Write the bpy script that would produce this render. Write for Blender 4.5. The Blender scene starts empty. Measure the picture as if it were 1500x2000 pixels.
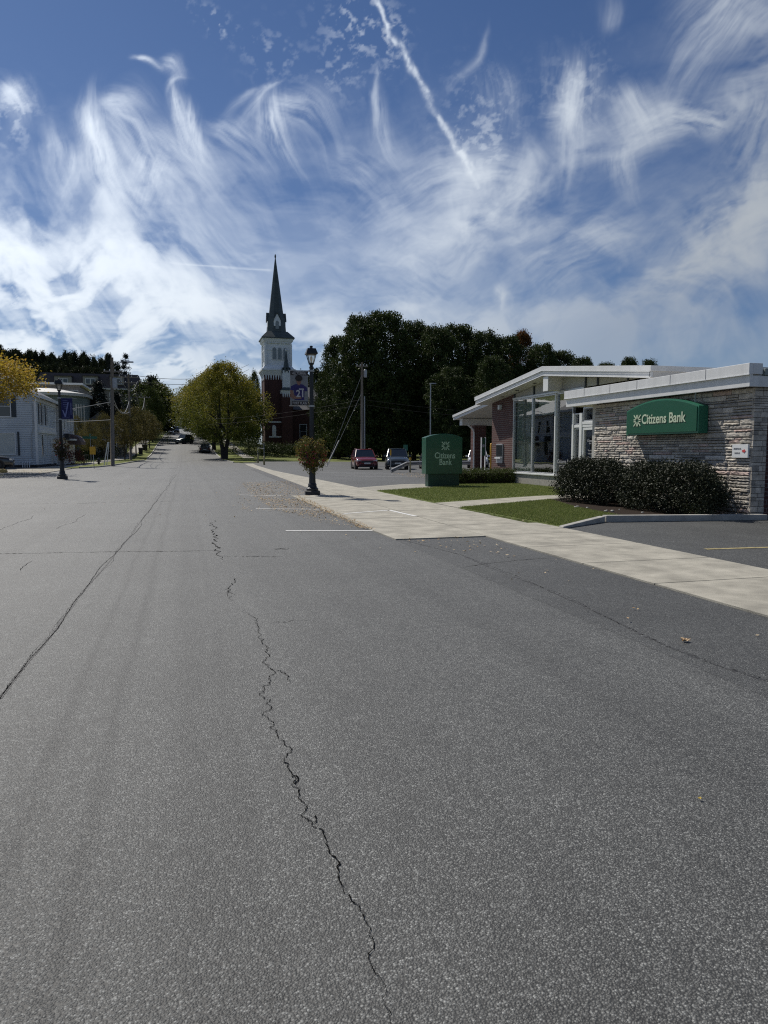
import bpy, math, random
import numpy as np
from mathutils import Vector, Matrix
R = math.radians
sc = bpy.context.scene
COL = sc.collection
# ---------------------------------------------------------------- camera
CAMH = 1.55; F = 1400.0; YAW = R(15.5); PITCH = math.atan(120/1400)
cd = bpy.data.cameras.new('camera'); cam = bpy.data.objects.new('camera', cd); COL.objects.link(cam)
cam.location = (0, 0, CAMH); cam.rotation_euler = (math.pi/2-PITCH, 0, -YAW)
cd.sensor_fit = 'VERTICAL'; cd.sensor_height = 36; cd.lens = 36*F/2000
cd.clip_start = .05; cd.clip_end = 3000
sc.camera = cam
# ---------------------------------------------------------------- light
SUN_AZ = R(-26); SUN_EL = R(49)        # azimuth from +Y towards +X
sd = bpy.data.lights.new('sun', 'SUN'); sun = bpy.data.objects.new('sun', sd); COL.objects.link(sun)
sd.energy = 4.7; sd.angle = R(.55); sd.color = (1, .945, .86)
sdir = Vector((math.sin(SUN_AZ)*math.cos(SUN_EL), math.cos(SUN_AZ)*math.cos(SUN_EL), math.sin(SUN_EL)))
sun.rotation_euler = sdir.to_track_quat('Z', 'Y').to_euler(); sun.location = (-20, 30, 60)
sc.view_settings.view_transform = 'Standard'; sc.view_settings.look = 'None'
sc.view_settings.exposure = -0.12; sc.view_settings.gamma = 1
sc.render.engine = 'CYCLES'
try:
    sc.cycles.use_denoising = False; sc.cycles.use_adaptive_sampling = True; sc.cycles.adaptive_threshold = .005
    sc.cycles.filter_width = 1.15
    sc.cycles.max_bounces = 8; sc.cycles.transparent_max_bounces = 12
    sc.cycles.diffuse_bounces = 3; sc.cycles.sample_clamp_indirect = 6
except Exception: pass

SKY_STR = .072; CLOUD_LO = .58; CLOUD_HI = 1.65
def ray(px, py):
    a = (px-750)/F; b = (1000-py)/F
    fw = math.cos(PITCH)+b*math.sin(PITCH); up = -math.sin(PITCH)+b*math.cos(PITCH)
    return (fw*math.sin(YAW)+a*math.cos(YAW), fw*math.cos(YAW)-a*math.sin(YAW), up)

# world: Nishita sky
W = bpy.data.worlds.new('World'); sc.world = W; W.use_nodes = True
nt = W.node_tree; nt.nodes.clear()
sky = nt.nodes.new('ShaderNodeTexSky'); sky.sky_type = 'NISHITA'; sky.sun_disc = False; sky.sun_elevation = SUN_EL; sky.sun_rotation = SUN_AZ
sky.altitude = 100; sky.air_density = 1.0; sky.dust_density = .35; sky.ozone_density = 2.2
tint = nt.nodes.new('ShaderNodeMix'); tint.data_type = 'RGBA'; tint.blend_type = 'MULTIPLY'; tint.inputs[0].default_value = 1
nt.links.new(sky.outputs[0], tint.inputs[6]); tint.inputs[7].default_value = (.40, .58, .84, 1)
bg = nt.nodes.new('ShaderNodeBackground'); bg.inputs[1].default_value = SKY_STR
nt.links.new(tint.outputs[2], bg.inputs[0])
wo = nt.nodes.new('ShaderNodeOutputWorld'); nt.links.new(bg.outputs[0], wo.inputs[0])
# cirrus: a dome high above everything, thin cloud where the computed density says so
def ae(px, py):
    x, y, z = ray(px, py); l = math.sqrt(x*x+y*y+z*z)
    return math.atan2(x, y)*F, math.asin(z/l)*F
def fade(t): return t*t*t*(t*(t*6-15)+10)
def vnoise(x, y, seed):
    g = np.random.default_rng(seed).random((256, 256)).astype(np.float32)
    xi = np.floor(x).astype(np.int64); yi = np.floor(y).astype(np.int64); fx = fade((x-xi).astype(np.float32)); fy = fade((y-yi).astype(np.float32))
    x0, x1, y0, y1 = xi & 255, (xi+1) & 255, yi & 255, (yi+1) & 255
    return (g[x0, y0]*(1-fx)+g[x1, y0]*fx)*(1-fy)+(g[x0, y1]*(1-fx)+g[x1, y1]*fx)*fy
def fbm(x, y, seed, o=5, rough=.55):
    v = 0; a_ = 1; t = 0
    for i in range(o): v = v+a_*vnoise(x, y, seed+i); t += a_; a_ *= rough; x, y = x*1.93+y*.35+7.1, y*1.93-x*.18+3.7
    return v/t
azs = np.concatenate([np.radians(np.linspace(-180, -22, 54))[:-1], np.radians(np.linspace(-22, 54, 860))[:-1], np.radians(np.linspace(54, 180, 46))])
els = np.concatenate([np.radians(np.linspace(-.6, 33, 400))[:-1], np.radians(np.linspace(33, 89, 34))])
A_, E_ = np.meshgrid(azs, els, indexing='xy'); X0, Y0 = A_*F, E_*F
def wrp(x, y, sc_, amt, seed, o=4):
    return x+(fbm(x/sc_, y/sc_, seed, o)-.5)*2*amt, y+(fbm(x/sc_+31, y/sc_+17, seed+50, o)-.5)*2*amt
Xa, Ya = wrp(X0, Y0, 420, 110, 1); Xa, Ya = wrp(Xa, Ya, 110, 34, 2)
Xb, Yb = wrp(X0, Y0, 300, 26, 3); Xb, Yb = wrp(Xb, Yb, 60, 8, 4)
def gauss(px, py, rx, ry, rot, s, X=None, Y=None):
    a, e = ae(px, py); X = Xa if X is None else X; Y = Ya if Y is None else Y
    c, q = math.cos(R(rot)), math.sin(R(rot)); dx, dy = X-a, Y-e
    u = (dx*c+dy*q)/rx; v = (-dx*q+dy*c)/ry
    return s*np.exp(-(u*u+v*v)*1.6)
def rot_(x, y, d): c, q = math.cos(R(d)), math.sin(R(d)); return x*c+y*q, -x*q+y*c
def fibres(x, y, d, along, across, seed):     # streaks running in direction d
    u, v = rot_(x, y, d); u, v = u/along, v/across
    return fbm(u+(fbm(u*2, v*.3, seed+9, 3)-.5)*.6, v+(fbm(u*1.1, v*.22, seed+5, 3)-.5)*1.1, seed, 7, .62)
cl = lambda v, a, b: np.clip((v-a)/(b-a), 0, 1)
def feather(x0, y0, x1, y1, bend, w0, w1, s, seed=[100]):
    (a0, e0), (a1, e1) = ae(x0, y0), ae(x1, y1); ln = math.hypot(a1-a0, e1-e0); ang = math.degrees(math.atan2(e1-e0, a1-a0)); seed[0] += 3
    u, v = rot_(Xb-a0, Yb-e0, ang); u = u/ln; v = v/ln-bend*4*u*(1-u)
    w = np.maximum((w0+(w1-w0)*u)/ln, .004); vn = v/w
    m = (np.abs(vn) < 1.6) & (u > -.25) & (u < 1.25)
    out = np.zeros_like(X0); um, vm = u[m], vn[m]
    vs_ = vm*w[m]*ln/26          # fibre spacing fixed in angle, whatever the wisp's width
    n = fbm(um*1.5*ln/200+3, vs_*.9+um*.5, seed[0], 5, .6); n2 = fbm(um*2.6*ln/200, vs_*2.3+um*.9, seed[0]+1, 5, .65)
    env = np.exp(-(vm*1.25)**2)*np.clip((um+.2)*3, 0, 1)**1.5*np.clip((1.22-um)*1.1, 0, 1)**1.3
    out[m] = s*env*(.09+.95*cl((n*.5+n2*.5)-(1-env)*.05, .32, .74)); return out
fe = sum(feather(*q) for q in [
    (172, 218, 292, 460, -.12, 28, 46, 1.5), (205, 212, 330, 390, .08, 18, 66, .8), (200, 212, 330, 268, .14, 16, 44, .6), (290, 290, 440, 420, .10, 34, 90, .7), (300, 320, 268, 460, -.06, 50, 14, .8),
    (350, 190, 425, 350, -.08, 11, 36, 1.3), (382, 218, 404, 335, .02, 13, 24, 1.6), (425, 250, 530, 350, .12, 22, 66, .7),
    (520, 202, 575, 355, -.10, 32, 14, 1.3), (528, 205, 650, 310, .16, 20, 76, .7), (540, 170, 470, 265, -.14, 5, 14, .8), (500, 182, 440, 255, -.12, 4, 12, .4),
    (720, 170, 805, 350, -.12, 7, 42, .7), (85, 258, 168, 410, -.10, 22, 44, .6), (130, 300, 120, 420, .1, 16, 20, .5), (268, 136, 340, 160, .08, 5, 10, 1.2), (320, 143, 372, 175, .2, 12, 16, 1.1), (372, 160, 340, 215, -.2, 12, 6, .9),
    (1125, 140, 1095, 395, .06, 55, 20, .9), (1070, 235, 1185, 270, .10, 26, 60, .7), (1425, 228, 1200, 300, -.10, 24, 62, 1.2), (1215, 290, 1240, 420, -.05, 42, 10, .9), (1235, 180, 1290, 290, .05, 34, 60, .8),
    (1490, -40, 1320, 220, -.08, 100, 34, .9), (1570, 110, 1390, 190, .05, 60, 40, .6), (950, 80, 860, 205, .08, 7, 20, .3), (960, 150, 970, 310, .1, 44, 70, .35),
    (1015, 350, 680, 455, -.10, 60, 80, .7), (1215, 455, 950, 600, -.05, 40, 76, .7), (990, 480, 1180, 390, .02, 14, 26, .4), (1520, 395, 1270, 590, -.10, 70, 100, 1.0), (955, 565, 985, 575, 0, 16, 16, .7), (968, 565, 974, 625, 0, 10, 6, .6),
    (1500, 190, 1420, 370, .08, 60, 44, .7), (-10, 160, 50, 240, .1, 26, 36, 1.2), (1200, 60, 1190, -20, 0, 20, 30, .3), (640, 330, 800, 430, .1, 40, 80, .4), (560, 600, 700, 560, 0, 20, 40, .4), (760, 520, 900, 640, .05, 60, 80, .4)])
soft = sum(gauss(*q) for q in [
    (-10, 470, 260, 95, -16, 2.2), (60, 580, 400, 110, -4, 2.0), (-60, 660, 560, 140, 0, 1.8), (190, 490, 210, 60, -22, .9), (300, 640, 420, 60, 0, 1.1),
    (480, 665, 460, 80, 0, .6), (640, 640, 480, 90, 0, .5), (1000, 665, 600, 70, 0, .42), (1330, 660, 460, 70, 0, .32),
    (900, 385, 190, 50, 6, 1.5), (830, 470, 220, 70, 0, .8), (470, 430, 330, 80, -6, .28), (1450, 475, 190, 80, 28, 2.2), (1320, 560, 200, 45, 15, .6),
    (1100, 520, 200, 45, 12, .5), (1320, 255, 120, 36, 8, 1.7), (1150, 285, 60, 60, 0, .5), (1450, 60, 150, 130, 30, .5),
    (1500, 290, 90, 140, 0, .5), (280, 370, 110, 80, -30, .2), (300, 560, 360, 120, 0, .4)])
broad = sum(gauss(*q, X=Xb, Y=Yb) for q in [(760, 540, 800, 140, 0, .32), (420, 400, 400, 130, 0, .24), (1150, 440, 420, 160, 0, .26), (700, 290, 240, 100, 0, .15), (100, 560, 400, 200, 0, .35)])
puf = fbm(Xa/150, Ya/110, 20, 7, .58); fA = fibres(Xb, Yb, -52, 330, 40, 30); fB = fibres(Xb, Yb, 6, 420, 60, 40); fC = fibres(Xb, Yb, 30, 420, 48, 45)
mixw = np.clip((X0-ae(700, 300)[0])/500+.5, 0, 1)
fD = fA*(1-mixw)*.5+fC*mixw*.5+fB*.5
cl = lambda v, a, b: np.clip((v-a)/(b-a), 0, 1)
puf2 = fbm(Xa/70+5, Ya/48+9, 27, 6, .6)
d = soft*(cl(puf*.7+puf2*.3, .36, .64)*.95+cl(fD, .42, .66)*.25)+broad*(cl(fD*.6+puf2*.4, .45, .70)*.80)+fe*1.08
rows = fbm(rot_(Xb, Yb, 14)[0]/58, rot_(Xb, Yb, 14)[1]/19, 70, 5, .6)
d += gauss(230, 700, 430, 46, -3, 1.5, X0, Y0)*cl(rows, .44, .60)
fl = fbm(Xb/15, Yb/11, 80, 5, .6)
flm = .38*sum(gauss(*q, X=Xb, Y=Yb) for q in [(690, 60, 75, 90, 0, 1.0), (760, 95, 30, 50, 0, .8), (430, 55, 70, 22, -25, .8), (530, 115, 60, 50, 0, .5), (950, 290, 60, 70, 0, .8), (1140, 190, 90, 70, 0, .6), (10, 230, 60, 60, 0, .8), (640, 165, 60, 40, 0, .35), (920, 240, 90, 90, 0, .4)])
d += flm*cl(fl, .52, .70)
def trail(p0, p1, w0, w1, s, brk=True):
    (a0, e0), (a1, e1) = ae(*p0), ae(*p1); ln = math.hypot(a1-a0, e1-e0); ang = math.degrees(math.atan2(e1-e0, a1-a0))
    xx, yy = wrp(X0, Y0, 26, 7, 90) if brk else (X0, Y0)
    u, v = rot_(xx-a0, yy-e0, ang); u = u/ln; vn = v/(w0+(w1-w0)*u)
    o = s*np.exp(-(vn*1.3)**2)*np.clip((u+.01)*30, 0, 1)*np.clip((1.01-u)*20, 0, 1)
    return o*(.45+1.1*cl(fbm(X0/11, Y0/11, 95, 4), .35, .7)) if brk else o
d += trail((690, -90), (928, 345), 4, 9.5, .62)+trail((900, 290), (936, 372), 8, 3, .5)+trail((330, 512), (532, 527), 1.5, 2.2, .4, False)
away = np.clip((np.abs(A_-R(15))-R(42))/R(20), 0, 1)     # generic cirrus round the rest of the sky
d += away*.55*cl(puf, .42, .7)
up = cl(np.degrees(E_), 34, 46)*(1-away); d += up*.4*cl(fB, .45, .7)
sx_, sy_, sz_ = np.cos(E_)*np.sin(A_), np.cos(E_)*np.cos(A_), np.sin(E_)
cosd = sx_*sdir.x+sy_*sdir.y+sz_*sdir.z
d *= 1-np.clip((cosd-.985)*120, 0, 1)
alpha = 1-np.exp(-1.02*np.maximum(d, 0)**1.15)
haze_ = .55*np.exp(-np.maximum(np.degrees(E_), 0)/4.5)+.12*np.exp(-np.maximum(np.degrees(E_), 0)/16)
alpha = 1-(1-alpha*.93)*(1-haze_)
nv, nu = A_.shape; DR = 2400.0
co = np.stack([sx_*DR, sy_*DR, sz_*DR], -1).reshape(-1, 3).astype(np.float32)
ii = np.arange(nv*nu).reshape(nv, nu); qd = np.stack([ii[:-1, :-1], ii[1:, :-1], ii[1:, 1:], ii[:-1, 1:]], -1).reshape(-1, 4)
me = bpy.data.meshes.new('sky'); me.vertices.add(len(co)); me.vertices.foreach_set('co', co.reshape(-1))
me.loops.add(qd.size); me.loops.foreach_set('vertex_index', qd.reshape(-1).astype(np.int32)); me.polygons.add(len(qd))
me.polygons.foreach_set('loop_start', np.arange(0, qd.size, 4, dtype=np.int32)); me.polygons.foreach_set('loop_total', np.full(len(qd), 4, dtype=np.int32))
at_ = me.attributes.new('cloud', 'FLOAT', 'POINT'); at_.data.foreach_set('value', alpha.reshape(-1).astype(np.float32)); me.update(calc_edges=True)
so = bpy.data.objects.new('sky', me); COL.objects.link(so); so['kind'] = 'structure'; so.visible_shadow = True
m = bpy.data.materials.new('cirrus'); m.use_nodes = True; t = m.node_tree; t.nodes.clear()
def TN(ty, **k):
    n = t.nodes.new(ty)
    for q, v in k.items(): setattr(n, q, v)
    return n
an = TN('ShaderNodeAttribute', attribute_name='cloud'); gm = TN('ShaderNodeNewGeometry')
dt = TN('ShaderNodeVectorMath', operation='DOT_PRODUCT'); nz = TN('ShaderNodeVectorMath', operation='NORMALIZE'); t.links.new(gm.outputs['Position'], nz.inputs[0]); t.links.new(nz.outputs[0], dt.inputs[0]); dt.inputs[1].default_value = tuple(sdir)
mr = TN('ShaderNodeMapRange'); mr.inputs['From Min'].default_value = .45; mr.inputs['From Max'].default_value = 1.0; mr.inputs['To Min'].default_value = CLOUD_LO; mr.inputs['To Max'].default_value = CLOUD_HI; t.links.new(dt.outputs['Value'], mr.inputs[0])
em = TN('ShaderNodeEmission'); em.inputs[0].default_value = (.86, .93, 1.0, 1); t.links.new(mr.outputs[0], em.inputs[1])
tr = TN('ShaderNodeBsdfTransparent'); ms_ = TN('ShaderNodeMixShader'); t.links.new(an.outputs['Fac'], ms_.inputs[0]); t.links.new(tr.outputs[0], ms_.inputs[1]); t.links.new(em.outputs[0], ms_.inputs[2])
mo = TN('ShaderNodeOutputMaterial'); t.links.new(ms_.outputs[0], mo.inputs[0]); me.materials.append(m)
try: m.cycles.emission_sampling = 'NONE'
except Exception: pass

# ================================================================= materials
def new_mat(name):
    m = bpy.data.materials.new(name); m.use_nodes = True
    t = m.node_tree; b = t.nodes['Principled BSDF']
    return m, t, b
def node(t, ty, **k):
    n = t.nodes.new(ty)
    for a, v in k.items():
        if a == 'inp':
            for i, x in v.items(): n.inputs[i].default_value = x
        else: setattr(n, a, v)
    return n
def math_(t, op, a, b=None, clamp=False):
    n = node(t, 'ShaderNodeMath', operation=op, use_clamp=clamp)
    for i, x in enumerate((a, b)):
        if x is None: continue
        if isinstance(x, (int, float)): n.inputs[i].default_value = x
        else: t.links.new(x, n.inputs[i])
    return n.outputs[0]
def rgba(c): return (c[0], c[1], c[2], 1)
MC = {}
def mat(name, col, rough=.6, metal=0, spec=.5, var=.12, vs=3.0, bump=0, bs=40, coord='Object', stretch=(1, 1, 1), coat=0):
    if name in MC: return MC[name]
    m, t, b = new_mat(name)
    b.inputs['Roughness'].default_value = rough; b.inputs['Metallic'].default_value = metal
    b.inputs['Specular IOR Level'].default_value = spec
    if coat: b.inputs['Coat Weight'].default_value = coat; b.inputs['Coat Roughness'].default_value = .05
    c = node(t, 'ShaderNodeTexCoord'); mp = node(t, 'ShaderNodeMapping'); mp.inputs['Scale'].default_value = stretch
    if coord == 'World':
        g = node(t, 'ShaderNodeNewGeometry'); t.links.new(g.outputs['Position'], mp.inputs[0])
    else: t.links.new(c.outputs[coord], mp.inputs[0])
    n = node(t, 'ShaderNodeTexNoise', inp={'Scale': vs, 'Detail': 6, 'Roughness': .6}); t.links.new(mp.outputs[0], n.inputs['Vector'])
    r = node(t, 'ShaderNodeValToRGB'); t.links.new(n.outputs[0], r.inputs[0])
    r.color_ramp.elements[0].position = .3; r.color_ramp.elements[1].position = .7
    r.color_ramp.elements[0].color = rgba([x*(1-var) for x in col]); r.color_ramp.elements[1].color = rgba([min(1, x*(1+var)) for x in col])
    t.links.new(r.outputs[0], b.inputs['Base Color'])
    if bump:
        n2 = node(t, 'ShaderNodeTexNoise', inp={'Scale': bs, 'Detail': 4}); t.links.new(mp.outputs[0], n2.inputs['Vector'])
        bm = node(t, 'ShaderNodeBump', inp={'Strength': bump, 'Distance': .02}); t.links.new(n2.outputs[0], bm.inputs['Height'])
        t.links.new(bm.outputs[0], b.inputs['Normal'])
    MC[name] = m
    return m
def leafmat(name, cols, trans=.25, rough=.6, spec=.16):
    m, t, b = new_mat(name)
    at = node(t, 'ShaderNodeAttribute', attribute_name='rnd')
    r = node(t, 'ShaderNodeValToRGB'); r.color_ramp.interpolation = 'LINEAR'; t.links.new(at.outputs['Fac'], r.inputs[0])
    e = r.color_ramp.elements
    for i, c in enumerate(cols):
        p = i/(len(cols)-1)
        q = e[0] if i == 0 else (e[1] if i == 1 and len(cols) == 2 else e.new(p) if i < len(cols)-1 else e[len(e)-1])
        q.position = p; q.color = rgba(c)
    b.inputs['Roughness'].default_value = rough; b.inputs['Specular IOR Level'].default_value = spec
    t.links.new(r.outputs[0], b.inputs['Base Color'])
    tr = node(t, 'ShaderNodeBsdfTranslucent'); t.links.new(r.outputs[0], tr.inputs[0])
    mixs = node(t, 'ShaderNodeMixShader'); mixs.inputs[0].default_value = trans
    t.links.new(b.outputs[0], mixs.inputs[1]); t.links.new(tr.outputs[0], mixs.inputs[2])
    t.links.new(mixs.outputs[0], t.nodes['Material Output'].inputs[0])
    return m
def asphalt(name, base, streak=.0, speck=1.0, patch=.12, rough=.62, hue=(1, 1, .98)):
    m, t, b = new_mat(name)
    g = node(t, 'ShaderNodeNewGeometry'); P = g.outputs['Position']
    v = node(t, 'ShaderNodeTexVoronoi', inp={'Scale': 135.0, 'Randomness': 1.0}); t.links.new(P, v.inputs['Vector'])
    sp = node(t, 'ShaderNodeSeparateColor'); t.links.new(v.outputs['Color'], sp.inputs[0])
    v2 = node(t, 'ShaderNodeTexVoronoi', inp={'Scale': 44.0}); t.links.new(P, v2.inputs['Vector'])
    sp2 = node(t, 'ShaderNodeSeparateColor'); t.links.new(v2.outputs['Color'], sp2.inputs[0])
    # stone brightness: most dull, a few bright chips
    chip = math_(t, 'POWER', sp.outputs[0], 3.5)
    inside = math_(t, 'SUBTRACT', 1.0, math_(t, 'MULTIPLY', v.outputs['Distance'], 1.15), clamp=True)
    inside = math_(t, 'POWER', inside, 1.6)
    a = math_(t, 'MULTIPLY', math_(t, 'ADD', math_(t, 'MULTIPLY', math_(t, 'POWER', chip, 1.4), 1.5*speck), .62), math_(t, 'ADD', math_(t, 'MULTIPLY', inside, 1.0), .35))
    big = math_(t, 'POWER', sp2.outputs[1], 16)
    bigm = math_(t, 'MULTIPLY', big, math_(t, 'SUBTRACT', 1.0, math_(t, 'MULTIPLY', v2.outputs['Distance'], 2.3), clamp=True))
    a = math_(t, 'ADD', a, math_(t, 'MULTIPLY', bigm, 1.0*speck))
    n = node(t, 'ShaderNodeTexNoise', inp={'Scale': 1.1, 'Detail': 8, 'Roughness': .65}); t.links.new(P, n.inputs['Vector'])
    n5 = node(t, 'ShaderNodeTexNoise', inp={'Scale': 11.0, 'Detail': 7, 'Roughness': .92}); t.links.new(P, n5.inputs['Vector'])
    a = math_(t, 'MULTIPLY', a, math_(t, 'ADD', math_(t, 'MULTIPLY', math_(t, 'SUBTRACT', n5.outputs[0], .5), 1.7), 1.0, clamp=False))
    n3 = node(t, 'ShaderNodeTexNoise', inp={'Scale': .22, 'Detail': 4, 'Roughness': .6}); t.links.new(P, n3.inputs['Vector'])
    pa = math_(t, 'ADD', math_(t, 'MULTIPLY', math_(t, 'SUBTRACT', n.outputs[0], .5), patch*2.4), 1.0)
    pa = math_(t, 'MULTIPLY', pa, math_(t, 'ADD', math_(t, 'MULTIPLY', math_(t, 'SUBTRACT', n3.outputs[0], .5), patch*3), 1.0))
    if streak:
        mp = node(t, 'ShaderNodeMapping'); t.links.new(P, mp.inputs[0]); mp.inputs['Scale'].default_value = (2.6, .05, 1)
        s = node(t, 'ShaderNodeTexNoise', inp={'Scale': 1.0, 'Detail': 6, 'Roughness': .7}); t.links.new(mp.outputs[0], s.inputs['Vector'])
        st = math_(t, 'ADD', math_(t, 'MULTIPLY', math_(t, 'SUBTRACT', s.outputs[0], .5), streak), 1.0)
        pa = math_(t, 'MULTIPLY', pa, st)
    if streak:
        sx = node(t, 'ShaderNodeSeparateXYZ'); t.links.new(P, sx.inputs[0])
        nb = node(t, 'ShaderNodeTexNoise', inp={'Scale': .35, 'Detail': 4}); t.links.new(P, nb.inputs['Vector'])
        xx = math_(t, 'ADD', sx.outputs[0], math_(t, 'MULTIPLY', math_(t, 'SUBTRACT', nb.outputs[0], .5), .16))
        for x0, w, k in ((-.70, .035, .26), (-.42, .045, .28), (.02, .12, .12), (.22, .04, .12), (1.1, .3, .07), (-2.6, .3, .07), (-4.1, .35, .06), (2.5, .25, .06)):
            q = math_(t, 'DIVIDE', math_(t, 'SUBTRACT', xx, x0), w)
            g_ = math_(t, 'POWER', 2.718, math_(t, 'MULTIPLY', math_(t, 'MULTIPLY', q, q), -1.0))
            pa = math_(t, 'MULTIPLY', pa, math_(t, 'SUBTRACT', 1.0, math_(t, 'MULTIPLY', g_, k)))
        lf = math_(t, 'MULTIPLY', math_(t, 'LESS_THAN', xx, -1.0), .10); pa = math_(t, 'MULTIPLY', pa, math_(t, 'ADD', lf, 1.0))
    val = math_(t, 'MULTIPLY', math_(t, 'MULTIPLY', a, pa), base)
    cb_ = node(t, 'ShaderNodeCombineColor')
    for i in range(3): t.links.new(math_(t, 'MULTIPLY', val, hue[i]), cb_.inputs[i])
    t.links.new(cb_.outputs[0], b.inputs['Base Color'])
    b.inputs['Roughness'].default_value = rough; b.inputs['Specular IOR Level'].default_value = .5
    bm = node(t, 'ShaderNodeBump', inp={'Strength': .8, 'Distance': .004}); t.links.new(inside, bm.inputs['Height'])
    n4 = node(t, 'ShaderNodeTexNoise', inp={'Scale': 260.0, 'Detail': 3}); t.links.new(P, n4.inputs['Vector'])
    bm2 = node(t, 'ShaderNodeBump', inp={'Strength': .35, 'Distance': .0015}); t.links.new(n4.outputs[0], bm2.inputs['Height']); t.links.new(bm.outputs[0], bm2.inputs['Normal'])
    t.links.new(bm2.outputs[0], b.inputs['Normal'])
    return m
def brick(name, axis, c1, c2, mortar, sc_=4.6, msize=.014):
    m, t, b = new_mat(name)
    g = node(t, 'ShaderNodeNewGeometry'); s = node(t, 'ShaderNodeSeparateXYZ'); t.links.new(g.outputs['Position'], s.inputs[0])
    c = node(t, 'ShaderNodeCombineXYZ'); t.links.new(s.outputs[0 if axis == 'X' else 1], c.inputs[0]); t.links.new(s.outputs[2], c.inputs[1])
    br = node(t, 'ShaderNodeTexBrick', inp={'Color1': rgba(c1), 'Color2': rgba(c2), 'Mortar': rgba(mortar), 'Scale': sc_, 'Mortar Size': msize, 'Brick Width': 1.0, 'Row Height': .33})
    t.links.new(c.outputs[0], br.inputs['Vector'])
    n = node(t, 'ShaderNodeTexNoise', inp={'Scale': 1.3, 'Detail': 6}); t.links.new(g.outputs['Position'], n.inputs['Vector'])
    mxx = node(t, 'ShaderNodeMix', data_type='RGBA', blend_type='MULTIPLY'); mxx.inputs[0].default_value = .5
    t.links.new(br.outputs[0], mxx.inputs[6]); t.links.new(n.outputs[0], mxx.inputs[7])
    t.links.new(mxx.outputs[2], b.inputs['Base Color']); b.inputs['Roughness'].default_value = .8
    bm = node(t, 'ShaderNodeBump', inp={'Strength': .8, 'Distance': .012}); bm.invert = True
    t.links.new(br.outputs['Fac'], bm.inputs['Height']); t.links.new(bm.outputs[0], b.inputs['Normal'])
    return m
def glassmat(name, tint=(.5, .55, .55), refl=.16, rough=.015):
    m, t, b = new_mat(name)
    tr = node(t, 'ShaderNodeBsdfTransparent'); tr.inputs[0].default_value = rgba(tint)
    gl = node(t, 'ShaderNodeBsdfGlossy'); gl.inputs['Roughness'].default_value = rough; gl.inputs['Color'].default_value = (.95, .97, 1, 1)
    lw = node(t, 'ShaderNodeFresnel'); lw.inputs[0].default_value = 1.52
    f = math_(t, 'ADD', lw.outputs[0], refl, clamp=True)
    n = node(t, 'ShaderNodeTexNoise', inp={'Scale': .9, 'Detail': 2}); g = node(t, 'ShaderNodeNewGeometry')
    f = math_(t, 'MULTIPLY', f, math_(t, 'SUBTRACT', 1.0, g.outputs['Backfacing']))     # the rear face of the pane adds no second reflection
    t.links.new(g.outputs['Position'], n.inputs['Vector'])
    bm = node(t, 'ShaderNodeBump', inp={'Strength': .04, 'Distance': .05}); t.links.new(n.outputs[0], bm.inputs['Height']); t.links.new(bm.outputs[0], gl.inputs['Normal'])
    ms = node(t, 'ShaderNodeMixShader'); t.links.new(f, ms.inputs[0]); t.links.new(tr.outputs[0], ms.inputs[1]); t.links.new(gl.outputs[0], ms.inputs[2])
    t.links.new(ms.outputs[0], t.nodes['Material Output'].inputs[0])
    return m
def clap(name, col, pitch=.12):
    m, t, b = new_mat(name)
    g = node(t, 'ShaderNodeNewGeometry'); s = node(t, 'ShaderNodeSeparateXYZ'); t.links.new(g.outputs['Position'], s.inputs[0])
    fr = math_(t, 'FRACT', math_(t, 'DIVIDE', s.outputs[2], pitch))
    n = node(t, 'ShaderNodeTexNoise', inp={'Scale': .8, 'Detail': 7, 'Roughness': .65}); t.links.new(g.outputs['Position'], n.inputs['Vector'])
    r = node(t, 'ShaderNodeValToRGB'); t.links.new(n.outputs[0], r.inputs[0])
    r.color_ramp.elements[0].position = .3; r.color_ramp.elements[1].position = .65
    r.color_ramp.elements[0].color = rgba([x*.8 for x in col]); r.color_ramp.elements[1].color = rgba(col)
    gap = math_(t, 'GREATER_THAN', fr, .12)
    mxx = node(t, 'ShaderNodeMix', data_type='RGBA'); t.links.new(gap, mxx.inputs[0]); mxx.inputs[6].default_value = rgba([x*.42 for x in col]); t.links.new(r.outputs[0], mxx.inputs[7])
    t.links.new(mxx.outputs[2], b.inputs['Base Color']); b.inputs['Roughness'].default_value = .55
    bm = node(t, 'ShaderNodeBump', inp={'Strength': .8, 'Distance': .02}); bm.invert = True; t.links.new(fr, bm.inputs['Height']); t.links.new(bm.outputs[0], b.inputs['Normal'])
    return m

M_road = asphalt('road_asphalt', .165, streak=.7, patch=.20, hue=(.98, 1, .955))
M_park = asphalt('parking_asphalt', .132, streak=.0, patch=.30, hue=(.975, 1, .96))
M_lot = asphalt('lot_asphalt', .14, patch=.3, hue=(.975, 1, .96))
M_patch = asphalt('patch_asphalt', .10, patch=.3)
M_conc = mat('concrete', (.345, .325, .270), .85, var=.30, vs=2.2, bump=.35, bs=120, coord='World')
M_conc2 = mat('old_concrete', (.30, .285, .24), .9, var=.25, vs=1.6, bump=.4, bs=90, coord='World')
M_kerb = mat('kerb_stone', (.36, .35, .32), .85, var=.25, vs=3, bump=.4, bs=60, coord='World')
M_grass = mat('lawn', (.17, .205, .070), .9, var=.45, vs=5.5, bump=1, bs=220, coord='World', spec=.15)
M_grassfar = mat('far_grass', (.14, .16, .05), .95, var=.4, vs=.6, coord='World', spec=.1)
M_mulch = mat('mulch', (.035, .026, .02), .95, var=.6, vs=40, bump=1, bs=60, coord='World', spec=.1)
M_crack = mat('crack', (.008, .008, .008), 1, spec=0, var=.3, vs=30, coord='World')
M_tar = mat('tar_line', (.045, .045, .046), .7, var=.25, vs=8, coord='World')
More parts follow.
